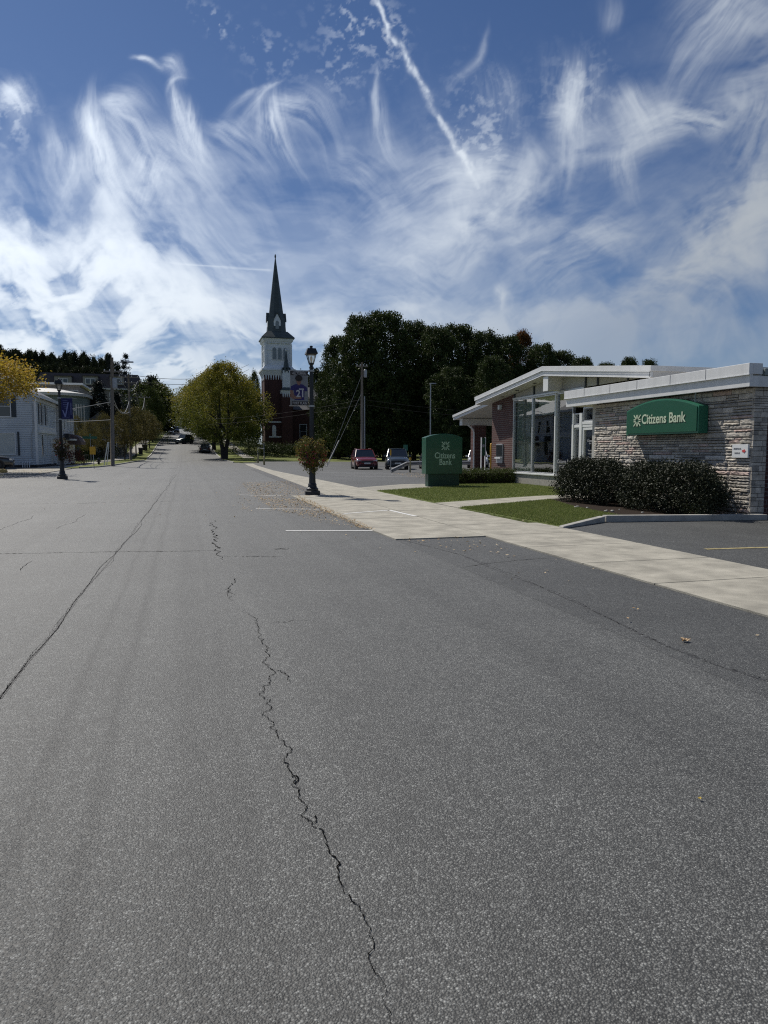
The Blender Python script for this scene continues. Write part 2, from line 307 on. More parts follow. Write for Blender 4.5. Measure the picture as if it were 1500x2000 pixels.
M_wline = mat('white_line_paint', (.66, .66, .64), .7, var=.18, vs=30, coord='World')
M_yline = mat('yellow_line_paint', (.33, .275, .13), .7, var=.5, vs=14, coord='World')
M_black = mat('black_metal', (.012, .014, .018), .38, spec=.5, var=.2, vs=6)
M_darkbase = mat('dark_plinth', (.03, .03, .032), .7, var=.3)
M_white = mat('white_paint', (.72, .73, .72), .45, var=.05, vs=2, coord='World')
M_fascia = mat('fascia_metal', (.66, .665, .66), .4, var=.10, vs=3.0, coord='World', spec=.5, stretch=(1, 1, .2))
M_fasciaedge = mat('fascia_edge', (.78, .79, .79), .3, var=.04)
M_soffit = mat('soffit', (.60, .58, .54), .7, var=.06, vs=.8)
M_gutter = mat('copper_grey_gutter', (.22, .26, .26), .5, var=.2)
M_alu = mat('aluminium', (.55, .56, .56), .32, metal=.6, var=.06)
M_steel = mat('galvanised_steel', (.36, .37, .38), .5, metal=.5, var=.15)
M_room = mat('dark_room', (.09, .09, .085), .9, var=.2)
M_panel = mat('clerestory_panel', (.42, .41, .37), .6, var=.06, vs=1)
M_curtain = mat('curtain', (.55, .57, .53), .9, var=.08, vs=2)
M_granite = mat('granite', (.33, .31, .28), .6, var=.22, vs=9, coord='World', bump=.15)
M_mortar = mat('mortar', (.13, .12, .11), .95, var=.3, vs=5, coord='World')
M_green = mat('sign_green', (.004, .078, .040), .35, var=.05, coat=.15)
M_greendk = mat('sign_green_base', (.003, .045, .030), .4, var=.08)
M_greened = mat('sign_green_edge', (.03, .17, .10), .35, var=.05)
M_letter = mat('sign_letters', (.52, .60, .44), .45, var=.04)
M_letter2 = mat('monument_letters', (.42, .58, .44), .45, var=.04)
M_wood = mat('pole_wood', (.20, .175, .15), .85, var=.25, vs=4, stretch=(4, 4, .4), bump=.4)
M_wire = mat('wire', (.035, .035, .035), .8, spec=.2)
M_wirel = mat('wire_light', (.35, .35, .34), .5)
M_bark = mat('bark', (.035, .03, .026), .9, var=.35, vs=5, stretch=(3, 3, .6), bump=.6, bs=14)
M_navy = mat('banner_navy', (.014, .016, .085), .8, var=.08)
M_bprint = mat('banner_print', (.20, .22, .40), .8, var=.1)
M_purple = mat('jersey_purple', (.022, .018, .11), .8, var=.12)
M_bgrey = mat('banner_grey', (.19, .20, .215), .8, var=.14, vs=5)
M_skin = mat('print_skin', (.20, .11, .085), .8, var=.1)
M_hair = mat('print_hair', (.018, .014, .014), .8)
M_bwhite = mat('banner_white', (.42, .42, .44), .8)
M_yellow = mat('yellow_paint', (.62, .34, .02), .5, var=.1)
M_bollard = mat('pale_yellow_post', (.40, .34, .17), .7, var=.2)
M_red = mat('red_print', (.55, .05, .05), .6)
M_grey = mat('grey_print', (.30, .30, .31), .6)
M_glass = glassmat('window_glass', (.76, .79, .77), .17)
M_pane = mat('dark_pane', (.03, .035, .04), .08, spec=.8, var=.2)
M_shutter = mat('dark_shutter', (.035, .045, .055), .6)
M_clap = clap('white_clapboard', (.58, .63, .66), .18)
M_clap2 = clap('white_clapboard_warm', (.66, .66, .64), .2)
M_sage = clap('sage_siding', (.17, .21, .19), .3)
M_greyh = clap('grey_siding', (.22, .20, .18), .3)
M_mans = mat('mansard_shingle', (.065, .055, .055), .85, var=.3, vs=3, stretch=(1, 1, 4))
M_dorm = mat('dormer_face', (.26, .25, .23), .7, var=.1)
M_slate = mat('slate_roof', (.09, .09, .095), .6, var=.25, vs=3)
M_roofl = mat('pale_roof', (.50, .49, .45), .5, var=.1)
M_awn = mat('awning_brown', (.11, .075, .075), .8, var=.1)
M_brickY = brick('bank_brick_side', 'Y', (.085, .026, .022), (.12, .038, .03), (.34, .31, .28), 3.4, .022)
M_brickX = brick('bank_brick_front', 'X', (.085, .026, .022), (.12, .038, .03), (.30, .27, .25), 3.4, .022)
M_chbrick = brick('church_brick', 'X', (.085, .032, .026), (.11, .040, .032), (.12, .08, .07), 3.2, .012)
M_chwhite = mat('church_white', (.78, .81, .82), .5, var=.06, vs=1.5)
M_spire = mat('spire_slate', (.045, .062, .062), .45, var=.3, vs=.8, stretch=(1, 1, 3))
M_louver = mat('louver', (.24, .28, .30), .7)
M_tyre = mat('tyre', (.012, .012, .012), .8)
M_rim = mat('rim', (.40, .41, .42), .3, metal=.7)
M_carglass = mat('car_glass', (.02, .025, .03), .06, spec=.9, var=.1)
M_lamp = mat('headlight', (.62, .64, .66), .15, spec=.8)
M_tail = mat('tail_light', (.25, .01, .01), .2)
M_plate = mat('number_plate', (.62, .62, .60), .4)
M_bin = mat('bin_plastic', (.015, .017, .02), .5)
M_sgreen = mat('street_sign_green', (.02, .14, .09), .4)
M_lglass = glassmat('lantern_glass', (.85, .85, .82), .12)
M_bulb = mat('lamp_bulb', (.72, .62, .55), .4)
def car_paint(name, c, rough=.25): return mat(name, c, rough, var=.03, coat=.8, spec=.5)

# ================================================================= mesh helpers
def wloc(o):
    v = Vector((0, 0, 0))
    while o is not None: v += o.location; o = o.parent
    return v
def tag(o, label=None, cat=None, group=None, kind=None):
    if label: o['label'] = label
    if cat: o['category'] = cat
    if group: o['group'] = group
    if kind: o['kind'] = kind
    return o
def thing(name, label, cat, loc=(0, 0, 0), group=None):
    o = bpy.data.objects.new(name, None); COL.objects.link(o); o.location = loc; o.empty_display_size = .3
    return tag(o, label, cat, group)
def link_mesh(name, me, m, parent=None, smooth=False):
    o = bpy.data.objects.new(name, me); COL.objects.link(o)
    if m is not None:
        for x in (m if isinstance(m, (list, tuple)) else [m]): me.materials.append(x)
    if parent is not None: o.parent = parent
    if smooth:
        for p in me.polygons: p.use_smooth = True
    return o
class MB:
    def __init__(s): s.v = []; s.f = []; s.mi = []; s.cur = 0
    def add(s, vs, fs):
        b = len(s.v); s.v += [tuple(x) for x in vs]
        for f in fs: s.f.append([b+i for i in f]); s.mi.append(s.cur)
        return s
    def box(s, x0, y0, z0, x1, y1, z1):
        return s.add([(x0, y0, z0), (x1, y0, z0), (x1, y1, z0), (x0, y1, z0), (x0, y0, z1), (x1, y0, z1), (x1, y1, z1), (x0, y1, z1)],
                     [(0, 3, 2, 1), (4, 5, 6, 7), (0, 1, 5, 4), (1, 2, 6, 5), (2, 3, 7, 6), (3, 0, 4, 7)])
    def hexa(s, p):   # 8 points: bottom ring 0-3, top ring 4-7
        return s.add(p, [(0, 3, 2, 1), (4, 5, 6, 7), (0, 1, 5, 4), (1, 2, 6, 5), (2, 3, 7, 6), (3, 0, 4, 7)])
    def prism(s, pts, off):   # planar polygon pts (3d) extruded by off
        n = len(pts); o = Vector(off)
        vs = [Vector(p) for p in pts]; vs += [p+o for p in vs[:n]]
        fs = [tuple(range(n-1, -1, -1)), tuple(range(n, 2*n))]+[(i, (i+1) % n, n+(i+1) % n, n+i) for i in range(n)]
        return s.add(vs, fs)
    def tube(s, pts, rad, n=8, cap=True):
        pts = [Vector(p) for p in pts]
        if not hasattr(rad, '__len__'): rad = [rad]*len(pts)
        b = len(s.v); up = Vector((0, 0, 1))
        for i, p in enumerate(pts):
            d = (pts[min(i+1, len(pts)-1)]-pts[max(i-1, 0)]).normalized()
            a = d.cross(up if abs(d.z) < .95 else Vector((1, 0, 0))).normalized(); c = d.cross(a)
            for k in range(n):
                t = 2*math.pi*k/n; s.v.append(tuple(p+(a*math.cos(t)+c*math.sin(t))*rad[i]))
        for i in range(len(pts)-1):
            for k in range(n):
                s.f.append([b+i*n+k, b+i*n+(k+1) % n, b+(i+1)*n+(k+1) % n, b+(i+1)*n+k]); s.mi.append(s.cur)
        if cap:
            s.f.append([b+k for k in range(n)]); s.mi.append(s.cur)
            s.f.append([b+(len(pts)-1)*n+k for k in range(n-1, -1, -1)]); s.mi.append(s.cur)
        return s
    def lathe(s, prof, c=(0, 0, 0), n=16, rot=0):   # prof (r,z)
        b = len(s.v)
        for r, z in prof:
            for k in range(n):
                t = 2*math.pi*k/n+rot; s.v.append((c[0]+r*math.cos(t), c[1]+r*math.sin(t), c[2]+z))
        for i in range(len(prof)-1):
            for k in range(n):
                s.f.append([b+i*n+k, b+i*n+(k+1) % n, b+(i+1)*n+(k+1) % n, b+(i+1)*n+k]); s.mi.append(s.cur)
        s.f.append([b+k for k in range(n-1, -1, -1)]); s.mi.append(s.cur)
        s.f.append([b+(len(prof)-1)*n+k for k in range(n)]); s.mi.append(s.cur)
        return s
    def build(s, name, m, parent=None, smooth=False, bevel=0):
        o0 = wloc(parent) if parent is not None else Vector((0, 0, 0))
        me = bpy.data.meshes.new(name)
        me.from_pydata([(x-o0.x, y-o0.y, z-o0.z) for x, y, z in s.v], [], s.f)
        if any(s.mi): me.polygons.foreach_set('material_index', s.mi)
        me.update()
        o = link_mesh(name, me, m, parent, smooth)
        if bevel:
            bv = o.modifiers.new('bevel', 'BEVEL'); bv.width = bevel; bv.segments = 2; bv.limit_method = 'ANGLE'
        return o
def fbox(mb, face, pl, u0, u1, z0, z1, n0, n1):
    if face == '-Y': mb.box(min(u0, u1), pl-n1, z0, max(u0, u1), pl-n0, z1)
    elif face == '+X': mb.box(pl+n0, u0, z0, pl+n1, u1, z1)
    elif face == '-X': mb.box(pl-n1, u0, z0, pl-n0, u1, z1)
    return mb
def quads_mesh(name, q, rnd, m, parent=None, tri=False):
    n = len(q); k = q.shape[1]
    me = bpy.data.meshes.new(name)
    me.vertices.add(n*k); me.vertices.foreach_set('co', q.reshape(-1).astype(np.float32))
    me.loops.add(n*k); me.loops.foreach_set('vertex_index', np.arange(n*k, dtype=np.int32))
    me.polygons.add(n); me.polygons.foreach_set('loop_start', np.arange(0, n*k, k, dtype=np.int32)); me.polygons.foreach_set('loop_total', np.full(n, k, dtype=np.int32))
    a = me.attributes.new('rnd', 'FLOAT', 'FACE'); a.data.foreach_set('value', np.clip(rnd, 0, 1).astype(np.float32))
    me.update(calc_edges=True)
    if m is not None: me.materials.append(m)
    return me
def leaf_quads(c, size, rng, flat=0.0, asp=.62):
    n = len(c)
    a = rng.normal(size=(n, 3)); a[:, 2] *= (1-flat); a /= np.linalg.norm(a, axis=1)[:, None]
    b = rng.normal(size=(n, 3)); b[:, 2] *= (1-flat); b -= (a*b).sum(1)[:, None]*a; b /= np.linalg.norm(b, axis=1)[:, None]
    s = (size*(.65+.7*rng.random(n)))[:, None] if not hasattr(size, '__len__') else size[:, None]
    a = a*s*.5; b = b*s*.5*asp
    return np.stack([c-a, c+b-a*.1, c+a, c-b-a*.1], 1)
def crown_pts(rng, Rx, z0, z1, ncl, per, sig, prof, lump=.25, inner=.35):
    t = rng.random(ncl); th = rng.random(ncl)*2*math.pi
    ph = rng.random((5, 2))*6.28; am = rng.random(5)
    lob = sum(am[i]*np.cos((i+2)*th+ph[i, 0]+(3+i)*t*2.2+ph[i, 1]) for i in range(5))/2.2
    rr = np.interp(t, [p[0] for p in prof], [p[1] for p in prof])*Rx*(1+lump*lob)
    fr = inner+(1-inner)*np.sqrt(rng.random(ncl))
    c = np.stack([rr*fr*np.cos(th), rr*fr*np.sin(th), z0+(z1-z0)*t+(rng.random(ncl)-.5)*.5], 1)
    p = np.repeat(c, per, 0)+rng.normal(size=(ncl*per, 3))*np.array([sig, sig, sig*.7])
    crnd = np.repeat(rng.random(ncl), per)
    return p, crnd

# ================================================================= terrain
PY = [0, 75, 100, 120, 145, 180, 220, 270, 300, 420, 2000]
PZ = [0, 0, .25, .9, 2.5, 4.4, 6.6, 9.2, 9.9, 10.5, 10.5]
def ss(x, a, b):
    t = min(1, max(0, (x-a)/(b-a))); return t*t*(3-2*t)
def Hn(x, y):
    p = float(np.interp(y, PY, PZ))
    p *= 1-.75*ss(x, 9, 30)
    p += .16*ss(-x, 5.5, 8.5)*ss(y, 30, 45)
    p += 14*ss(-x, 14, 60)*ss(y, 120, 215)
    return p
def PG(px, py, lift=0):
    r = ray(px, py); t = 300
    if True:
        lo = 0; step = .5; q = 0
        while q < 500:
            x, y, z = r[0]*q, r[1]*q, CAMH+r[2]*q
            if z < Hn(x, y): break
            q += step
        a, b = q-step, q
        for _ in range(20):
            m = (a+b)/2
            if CAMH+r[2]*m < Hn(r[0]*m, r[1]*m): b = m
            else: a = m
        t = (a+b)/2
    return Vector((r[0]*t, r[1]*t, Hn(r[0]*t, r[1]*t)+lift))
def dens_(a, b, n): return [a+(b-a)*i/n for i in range(n+1)]
gx = dens_(-900, -80, 10)[:-1]+dens_(-80, 80, 64)[:-1]+dens_(80, 900, 10)
gy = dens_(-60, 60, 8)[:-1]+dens_(60, 320, 66)[:-1]+dens_(320, 1600, 14)
mb = MB(); nx = len(gx)
vs = [(x, y, Hn(x, y)-.03) for y in gy for x in gx]
mb.add(vs, [(j*nx+i, j*nx+i+1, (j+1)*nx+i+1, (j+1)*nx+i) for j in range(len(gy)-1) for i in range(nx-1)])
tag(mb.build('ground', M_grassfar, smooth=True), kind='structure')
def sheet(name, poly, m, lift, kind='structure', step=3.0, thick=0.0):
    """flat polygon draped on the terrain; poly in x,y. Split in strips along Y."""
    import bmesh
    bm = bmesh.new(); vs = [bm.verts.new((p[0], p[1], 0)) for p in poly]; bm.faces.new(vs)
    ys = [p[1] for p in poly]; y = math.ceil(min(ys)/step)*step
    while y < max(ys):
        if y > 60 or y % 12 == 0:
            bmesh.ops.bisect_plane(bm, geom=bm.verts[:]+bm.edges[:]+bm.faces[:], plane_co=(0, y, 0), plane_no=(0, 1, 0))
        y += step
    xs = [p[0] for p in poly]; x = math.ceil(min(xs)/4)*4
    while x < max(xs):
        bmesh.ops.bisect_plane(bm, geom=bm.verts[:]+bm.edges[:]+bm.faces[:], plane_co=(x, 0, 0), plane_no=(1, 0, 0)); x += 4
    for v in bm.verts: v.co.z = Hn(v.co.x, v.co.y)+lift
    if thick:
        ret = bmesh.ops.extrude_face_region(bm, geom=bm.faces[:])
        for g in ret['geom']:
            if isinstance(g, bmesh.types.BMVert): g.co.z -= thick
    bmesh.ops.recalc_face_normals(bm, faces=bm.faces[:])
    if not thick:
        for f in bm.faces:
            if f.normal.z < 0: f.normal_flip()
    me = bpy.data.meshes.new(name); bm.to_mesh(me); bm.free()
    o = link_mesh(name, me, m)
    if kind: o['kind'] = kind
    return o
def pxy(*pts): return [tuple(PG(*p)[:2]) for p in pts]
# road
road_poly = [(-60, -30), (5.3, -30), (5.3, 24), (5.5, 27), (6.8, 60), (6.8, 82), (5.4, 92), (4.9, 110), (4.9, 330), (-5.0, 330), (-5.0, 100), (-6.4, 84), (-7.0, 72), (-8.2, 60), (-14, 59), (-60, 59)]
road = sheet('road', road_poly, M_road, 0.0)
park = sheet('parking_strip', [(3.5, -30), (12, -30), (40, -10), (40, 13.85), (12.72, 13.85), (12.55, 13.15), (8.77, 13.68), (7.22, 12.78), (5.2, 12.0), (3.5, 11.8)], M_park, .001)
park['kind'] = 'structure'
lot = sheet('parking_lot', [(6.95, 28.9), (9.6, 31.2), (60, 31.2), (60, 92), (6.6, 92), (6.6, 79), (6.45, 60)], M_lot, .002)
# pavement (real slabs, 4 cm proud of the road)
SW = .020
def slab(poly, m=M_conc): return sheet('sidewalk', poly, m, SW, thick=.08)
ys = [-6.1, -4.2, -2.3, -.4, 1.5, 3.35, 5.2, 7.05, 8.6, 10.3, 11.95, 13.8, 15.7, 17.6, 19.5]
g = .012
for a, b in zip(ys[:-1], ys[1:]):
    if a < 13.7: slab([(5.2, a+g), (7.24, a+g), (7.24, b-g), (5.2, b-g)])
for a, b in zip([13.8, 15.7, 17.6, 19.5, 21.4, 23.3, 25.2], [15.7, 17.6, 19.5, 21.4, 23.3, 25.2, 27.1]):
    slab([(5.215, a+g), (7.0, a+g), (6.96, b-g), (5.215, b-g)])
for a, b in zip([11.85, 13.8, 15.7, 17.6, 19.5, 21.4, 23.3], [13.8, 15.7, 17.6, 19.5, 21.4, 23.3, 24.4]):
    slab([(3.5, a+g), (5.19, a+g), (5.19, b-g), (3.46, b-g)])
slab([(4.7, 24.42), (5.19, 24.42), (5.19, 27.08), (4.82, 27.08)])
y = 27.1
while y < 80:
    y2 = y+3.2; xl = 4.82+(y-27.1)*.030; xl2 = 4.82+(y2-27.1)*.030
    xr = 6.93-.35*ss(y, 27, 60); xr2 = 6.93-.35*ss(y2, 27, 60)
    slab([(xl, y+g), (max(xr, xl+.9), y+g), (max(xr2, xl2+.9), y2-g), (xl2, y2-g)]); y = y2
sheet('planting_notch', [(4.30, 24.42), (4.69, 24.42), (5.9, 60), (5.2, 60)], M_patch, .004)
apron = sheet('sidewalk', [(6.93, 28.95), (6.97, 26.3), (10.6, 28.6), (10.6, 31.5), (9.4, 31.2)], M_conc2, .02, thick=.06)
path = sheet('path', [(7.0, 19.7), (7.02, 17.9), (11.3, 20.2), (14.9, 21.5), (14.9, 22.7), (11.3, 21.8)], M_conc, .03, thick=.06)
sheet('lawn', [(7.0, 19.75), (11.3, 21.85), (14.88, 22.75), (14.88, 31.1), (10.65, 31.1), (10.65, 28.55), (6.98, 26.25)], M_grass, .03, thick=.06)
sheet('lawn', [(7.25, 12.85), (8.8, 13.9), (12.3, 13.9), (12.3, 20.6), (11.3, 20.15), (7.03, 17.85)], M_grass, .03, thick=.06)
sheet('mulch_bed', [(9.6, 14.1), (12.42, 13.55), (12.42, 20.4), (12.0, 20.5), (10.9, 20.2), (10.0, 17.2)], M_mulch, .045, thick=.03)
# kerbs on the right
mb = MB()
mb.hexa([(7.2, 12.66, 0), (8.75, 13.62, 0), (8.7, 13.78, 0), (7.2, 12.84, 0), (7.2, 12.66, .05), (8.75, 13.62, .13), (8.7, 13.78, .13), (7.2, 12.84, .05)])
mb.hexa([(8.77, 13.6, 0), (12.5, 13.05, 0), (12.5, 13.22, 0), (8.77, 13.77, 0), (8.77, 13.6, .15), (12.5, 13.05, .13), (12.5, 13.22, .13), (8.77, 13.77, .15)])
tag(mb.build('kerb', M_kerb, bevel=.015), kind='structure')
# left kerb & verge & pavement
def strip(name, pts, m, lift, thick):   # pts list of (xl,xr,y)
    poly = [(p[0], p[2]) for p in pts]+[(p[1], p[2]) for p in reversed(pts)]
    return sheet(name, poly, m, lift, thick=thick)
strip('verge', [(-9.0, -8.0, 61), (-8.9, -7.25, 66), (-8.7, -6.95, 72), (-8.5, -6.55, 80), (-8.0, -6.0, 90), (-7.4, -5.15, 100)], M_grassfar, .05, .1)
strip('verge', [(-7.2, -5.15, 106), (-7.2, -5.15, 210)], M_grassfar, .05, .1)
strip('sidewalk', [(-11.2, -9.05, 61), (-10.6, -8.95, 66), (-10.3, -8.75, 72), (-10.1, -8.55, 80), (-9.5, -8.05, 90), (-8.9, -7.45, 100), (-8.8, -7.25, 106), (-8.8, -7.25, 210)], M_conc2, .06, .1)
strip('sidewalk', [(-60, -8.3, 45.8), (-60, -8.3, 59)], M_conc2, .03, .06)
sheet('driveway', [(-30, 59), (-8.3, 59), (-9.1, 61), (-11.2, 61), (-11.2, 66), (-11, 80), (-30, 80)], M_patch, .008)
sheet('verge', [(5.0, 106), (8.2, 106), (8.0, 210), (5.0, 210)], M_grassfar, .05, thick=.1)
sheet('sidewalk', [(8.2, 106), (9.8, 106), (9.6, 210), (8.0, 210)], M_conc2, .06, thick=.1)
sheet('verge', [(5.6, 86.5), (8.4, 86.5), (8.4, 97), (5.1, 97)], M_grassfar, .05, thick=.1)
mb = MB()
for seg in ([(-8.0, 61), (-7.25, 66), (-6.95, 72), (-6.55, 80), (-6.0, 90), (-5.15, 100)], [(-5.1, 106), (-5.1, 140), (-5.1, 180), (-5.1, 210)], [(4.95, 106), (4.95, 150), (4.95, 210)], [(5.55, 86.5), (5.05, 97)]):
    for (x0, y0), (x1, y1) in zip(seg[:-1], seg[1:]):
        n = max(1, int((y1-y0)/5))
        for k in range(n):
            xa = x0+(x1-x0)*k/n; xb = x0+(x1-x0)*(k+1)/n; ya = y0+(y1-y0)*k/n; yb = y0+(y1-y0)*(k+1)/n
            za, zb = Hn(xa, ya)-.02, Hn(xb, yb)-.02
            mb.hexa([(xa-.07, ya, za), (xa+.09, ya, za), (xb+.09, yb, zb), (xb-.07, yb, zb), (xa-.07, ya, za+.13), (xa+.09, ya, za+.13), (xb+.09, yb, zb+.13), (xb-.07, yb, zb+.13)])
tag(mb.build('kerb', M_kerb), kind='structure')
# painted lines (follow the surface, 4 mm above)
def line_quad(mb, p0, p1, w, lift=.006, vertical=False):
    a, b = PG(*p0, lift), PG(*p1, lift); d = (b-a); d.z = 0; d.normalize(); s = Vector((-d.y, d.x, 0))*w/2
    mb.add([a-s, a+s, b+s, b-s], [(0, 1, 2, 3)])
for p0, p1, w in [((558, 1037), (728, 1037), .10), ((500, 994), (624, 995), .10), ((468, 967), (560, 969), .10)]:
    mb = MB(); line_quad(mb, p0, p1, w); tag(mb.build('road_marking', M_wline), kind='structure')
mb = MB(); line_quad(mb, (1378, 1073), (1620, 1066), .10, .006); tag(mb.build('road_marking', M_yline), kind='structure')
for k in range(4):
    mb = MB(); y0 = 41+k*2.7; mb.box(9.0, y0, .006, 13.6, y0+.10, .009); tag(mb.build('road_marking', M_wline), kind='structure')
# worn white paint lines on the bulb-out pavement
mb = MB(); z = SW+.004
a, b, c = PG(672, 1005), PG(760, 998), PG(812, 1010)
for p, q in ((a, b), (b, c)):
    d = (q-p); d.z = 0; d.normalize(); s = Vector((-d.y, d.x, 0))*.05
    mb.add([(v.x, v.y, z) for v in (p-s, p+s, q+s, q-s)], [(0, 1, 2, 3)])
tag(mb.build('road_marking', M_wline), kind='structure')
# ---------------------------------------------------------------- cracks
rng = np.random.default_rng(5); rnd = random.Random(7)
def jag(pts, n=5, amp=.10):
    pts = [Vector((p[0], p[1], 0)) for p in pts]
    for _ in range(n):
        out = [pts[0]]
        for a, b in zip(pts[:-1], pts[1:]):
            l = (b-a).length
            m = (a+b)/2
            if l > .012: m += Vector((-(b-a).y, (b-a).x, 0))*rnd.gauss(0, amp); out.append(m)
            out.append(b)
        pts = out
    return pts
def crack(name, pix, w, n=5, amp=.11, m=M_crack, lift=.004, taper=True, world=None, gaps=0.0):
    pts = jag(world if world else [PG(*p)[:] for p in pix], n, amp)
    mb = MB(); prev = None; N_ = len(pts)
    for i, p in enumerate(pts):
        d = pts[min(i+1, N_-1)]-pts[max(i-1, 0)]
        if d.length < 1e-6: continue
        d.normalize(); s = Vector((-d.y, d.x, 0))
        f = min(1, i/(N_*.08+1), (N_-1-i)/(N_*.12+1)) if taper else 1
        ww = w*(.25+.75*f)*rnd.choice((.55, .7, .9, 1, 1.3, 2.0))/2
        q = (p-s*ww, p+s*ww*rnd.uniform(.5, 1.4))
        if prev and rnd.random() > gaps:
            mb.add([(v.x, v.y, Hn(v.x, v.y)+lift) for v in (prev[0], prev[1], q[1], q[0])], [(0, 1, 2, 3)])
        prev = q
    if m is M_crack:      # crumbled bits along the edges
        for p in pts[::3]:
            if rnd.random() < .30:
                c = p+Vector((rnd.gauss(0, w*1.6), rnd.gauss(0, w*1.6), 0)); q = w*rnd.uniform(.3, 1.0); zz = Hn(c.x, c.y)+lift
                mb.add([(c.x-q, c.y, zz), (c.x, c.y-q*.6, zz), (c.x+q, c.y+q*.2, zz), (c.x, c.y+q*.7, zz)], [(0, 1, 2, 3)])
    o = mb.build(name, m, road); return o
def z4(l): return [(360+x/2.352, 1150+y/2.352) for x, y in l]
crack('crack', z4([(280, 95), (325, 135), (335, 170), (350, 215), (355, 245), (380, 265), (378, 295), (372, 325), (358, 340), (395, 365), (412, 380), (395, 410), (390, 435), (370, 465), (345, 490), (375, 510), (395, 510), (402, 545), (400, 610), (420, 660), (460, 710), (490, 745), (458, 780), (480, 835), (520, 865), (490, 900), (525, 930), (538, 980), (535, 1040), (585, 1085), (650, 1150), (665, 1200), (705, 1250), (712, 1300), (710, 1340), (735, 1400), (790, 1450), (830, 1490), (845, 1550), (870, 1625), (845, 1680), (865, 1750), (905, 1800), (930, 1850), (930, 1930), (945, 1990), (950, 2060)]), .0038, 6, .14)
crack('crack', z4([(412, 380), (440, 375), (475, 400), (485, 435)]), .004, 4)
crack('crack', z4([(395, 160), (470, 155), (540, 145), (600, 150)]), .003, 4)
crack('crack', z4([(495, 870), (510, 860), (525, 880), (510, 900), (497, 893)]), .006, 3)
crack('crack', z4([(585, 1085), (605, 1060), (610, 1040)]), .004, 3)
crack('crack', z4([(180, 0), (200, 30), (215, 60)]), .003, 4)
z6 = lambda l: [(400+x/14.29, 980+y/14.29) for x, y in l]
crack('crack', z6([(195, 510), (150, 590), (125, 660), (320, 700), (320, 760), (245, 820), (270, 880), (310, 960), (290, 1000), (370, 1020), (280, 1080), (350, 1110), (260, 1180), (300, 1240), (355, 1275), (300, 1330), (440, 1385), (370, 1430), (430, 1520), (490, 1570), (480, 1620)]), .013, 2, .10)
crack('crack', [(-60, 1083), (60, 1081), (225, 1078), (330, 1077), (421, 1075)], .012, 5, .02)
crack('crack', [(432, 1086), (446, 1087), (500, 1087), (560, 1088)], .012, 4, .03, gaps=.3)
crack('crack', [(0, 985), (150, 983), (300, 980), (372, 978)], .02, 4, .01, gaps=.35)
crack('crack', [(536, 1073), (548, 1072), (562, 1073)], .03, 3, .02)
# long joint along the lane: broken wide line
jw = [(-1.62, -2), (-1.45, 1.5)]+[tuple(PG(*p)[:2]) for p in ((0, 1365), (48, 1302), (95, 1248), (131, 1198), (165, 1153), (228, 1078), (256, 1047), (280, 1012), (300, 985), (318, 962), (333, 942), (345, 927))]+[(-.80, 45)]
crack('seam', None, .016, 6, .003, M_tar, .002, False, jw)
crack('crack', None, .0050, 9, .010, M_crack, .004, False, jw[:-1], gaps=.12)
crack('crack', None, .0035, 9, .014, M_crack, .004, False, [(x-.012, y+.01) for x, y in jw[:-3]], gaps=.5)
crack('crack', [(-30, 1046), (5, 1032), (35, 1020), (67, 1007)], .012, 5, .03, M_tar)
crack('crack', [(110, 1033), (127, 1025), (167, 1003)], .010, 5, .03, M_tar)
crack('crack', [(40, 1115), (52, 1103), (62, 1096)], .006, 4, .06)
crack('crack', [(448, 1128), (452, 1140), (450, 1152), (458, 1162)], .006, 4, .12)
# seam beside the parking strip
sw_ = [PG(790, 1056)[:], PG(905, 1085)[:], PG(1040, 1140)[:], PG(1140, 1183)[:], PG(1300, 1262)[:], PG(1400, 1300)[:], PG(1560, 1350)[:]]
crack('seam', None, .022, 6, .008, M_tar, .003, False, [(p[0], p[1]) for p in sw_], gaps=.35)
crack('crack', None, .005, 8, .014, M_crack, .005, False, [(p[0]+.01, p[1]) for p in sw_], gaps=.6)
crack('crack', [(905, 1108), (960, 1100), (1030, 1093), (1095, 1090)], .008, 4, .04)
# fallen leaves (ground litter)
def litter(name, regions, m, seed, lift=.012):
    r = np.random.default_rng(seed); C = []; S = []
    for poly, n, size in regions:
        xs = [p[0] for p in poly]; ys_ = [p[1] for p in poly]; k = 0; tries = 0
        while k < n and tries < n*30:
            tries += 1
            px, py = r.uniform(min(xs), max(xs)), r.uniform(min(ys_), max(ys_))
            ins = False; j = len(poly)-1
            for i in range(len(poly)):
                if (poly[i][1] > py) != (poly[j][1] > py) and px < (poly[j][0]-poly[i][0])*(py-poly[i][1])/(poly[j][1]-poly[i][1])+poly[i][0]: ins = not ins
                j = i
            if not ins: continue
            C.append((px, py, Hn(px, py)+lift+r.random()*.03)); S.append(size*r.uniform(.6, 1.4)); k += 1
    q = leaf_quads(np.array(C), np.array(S), r, flat=.93)
    me = quads_mesh(name, q, r.random(len(C)), m)
    o = link_mesh(name, me, None); return tag(o, kind='stuff')
M_fall = leafmat('fallen_leaf', [(.34, .21, .09), (.52, .38, .19), (.62, .52, .36), (.50, .30, .13)], .1, .8)
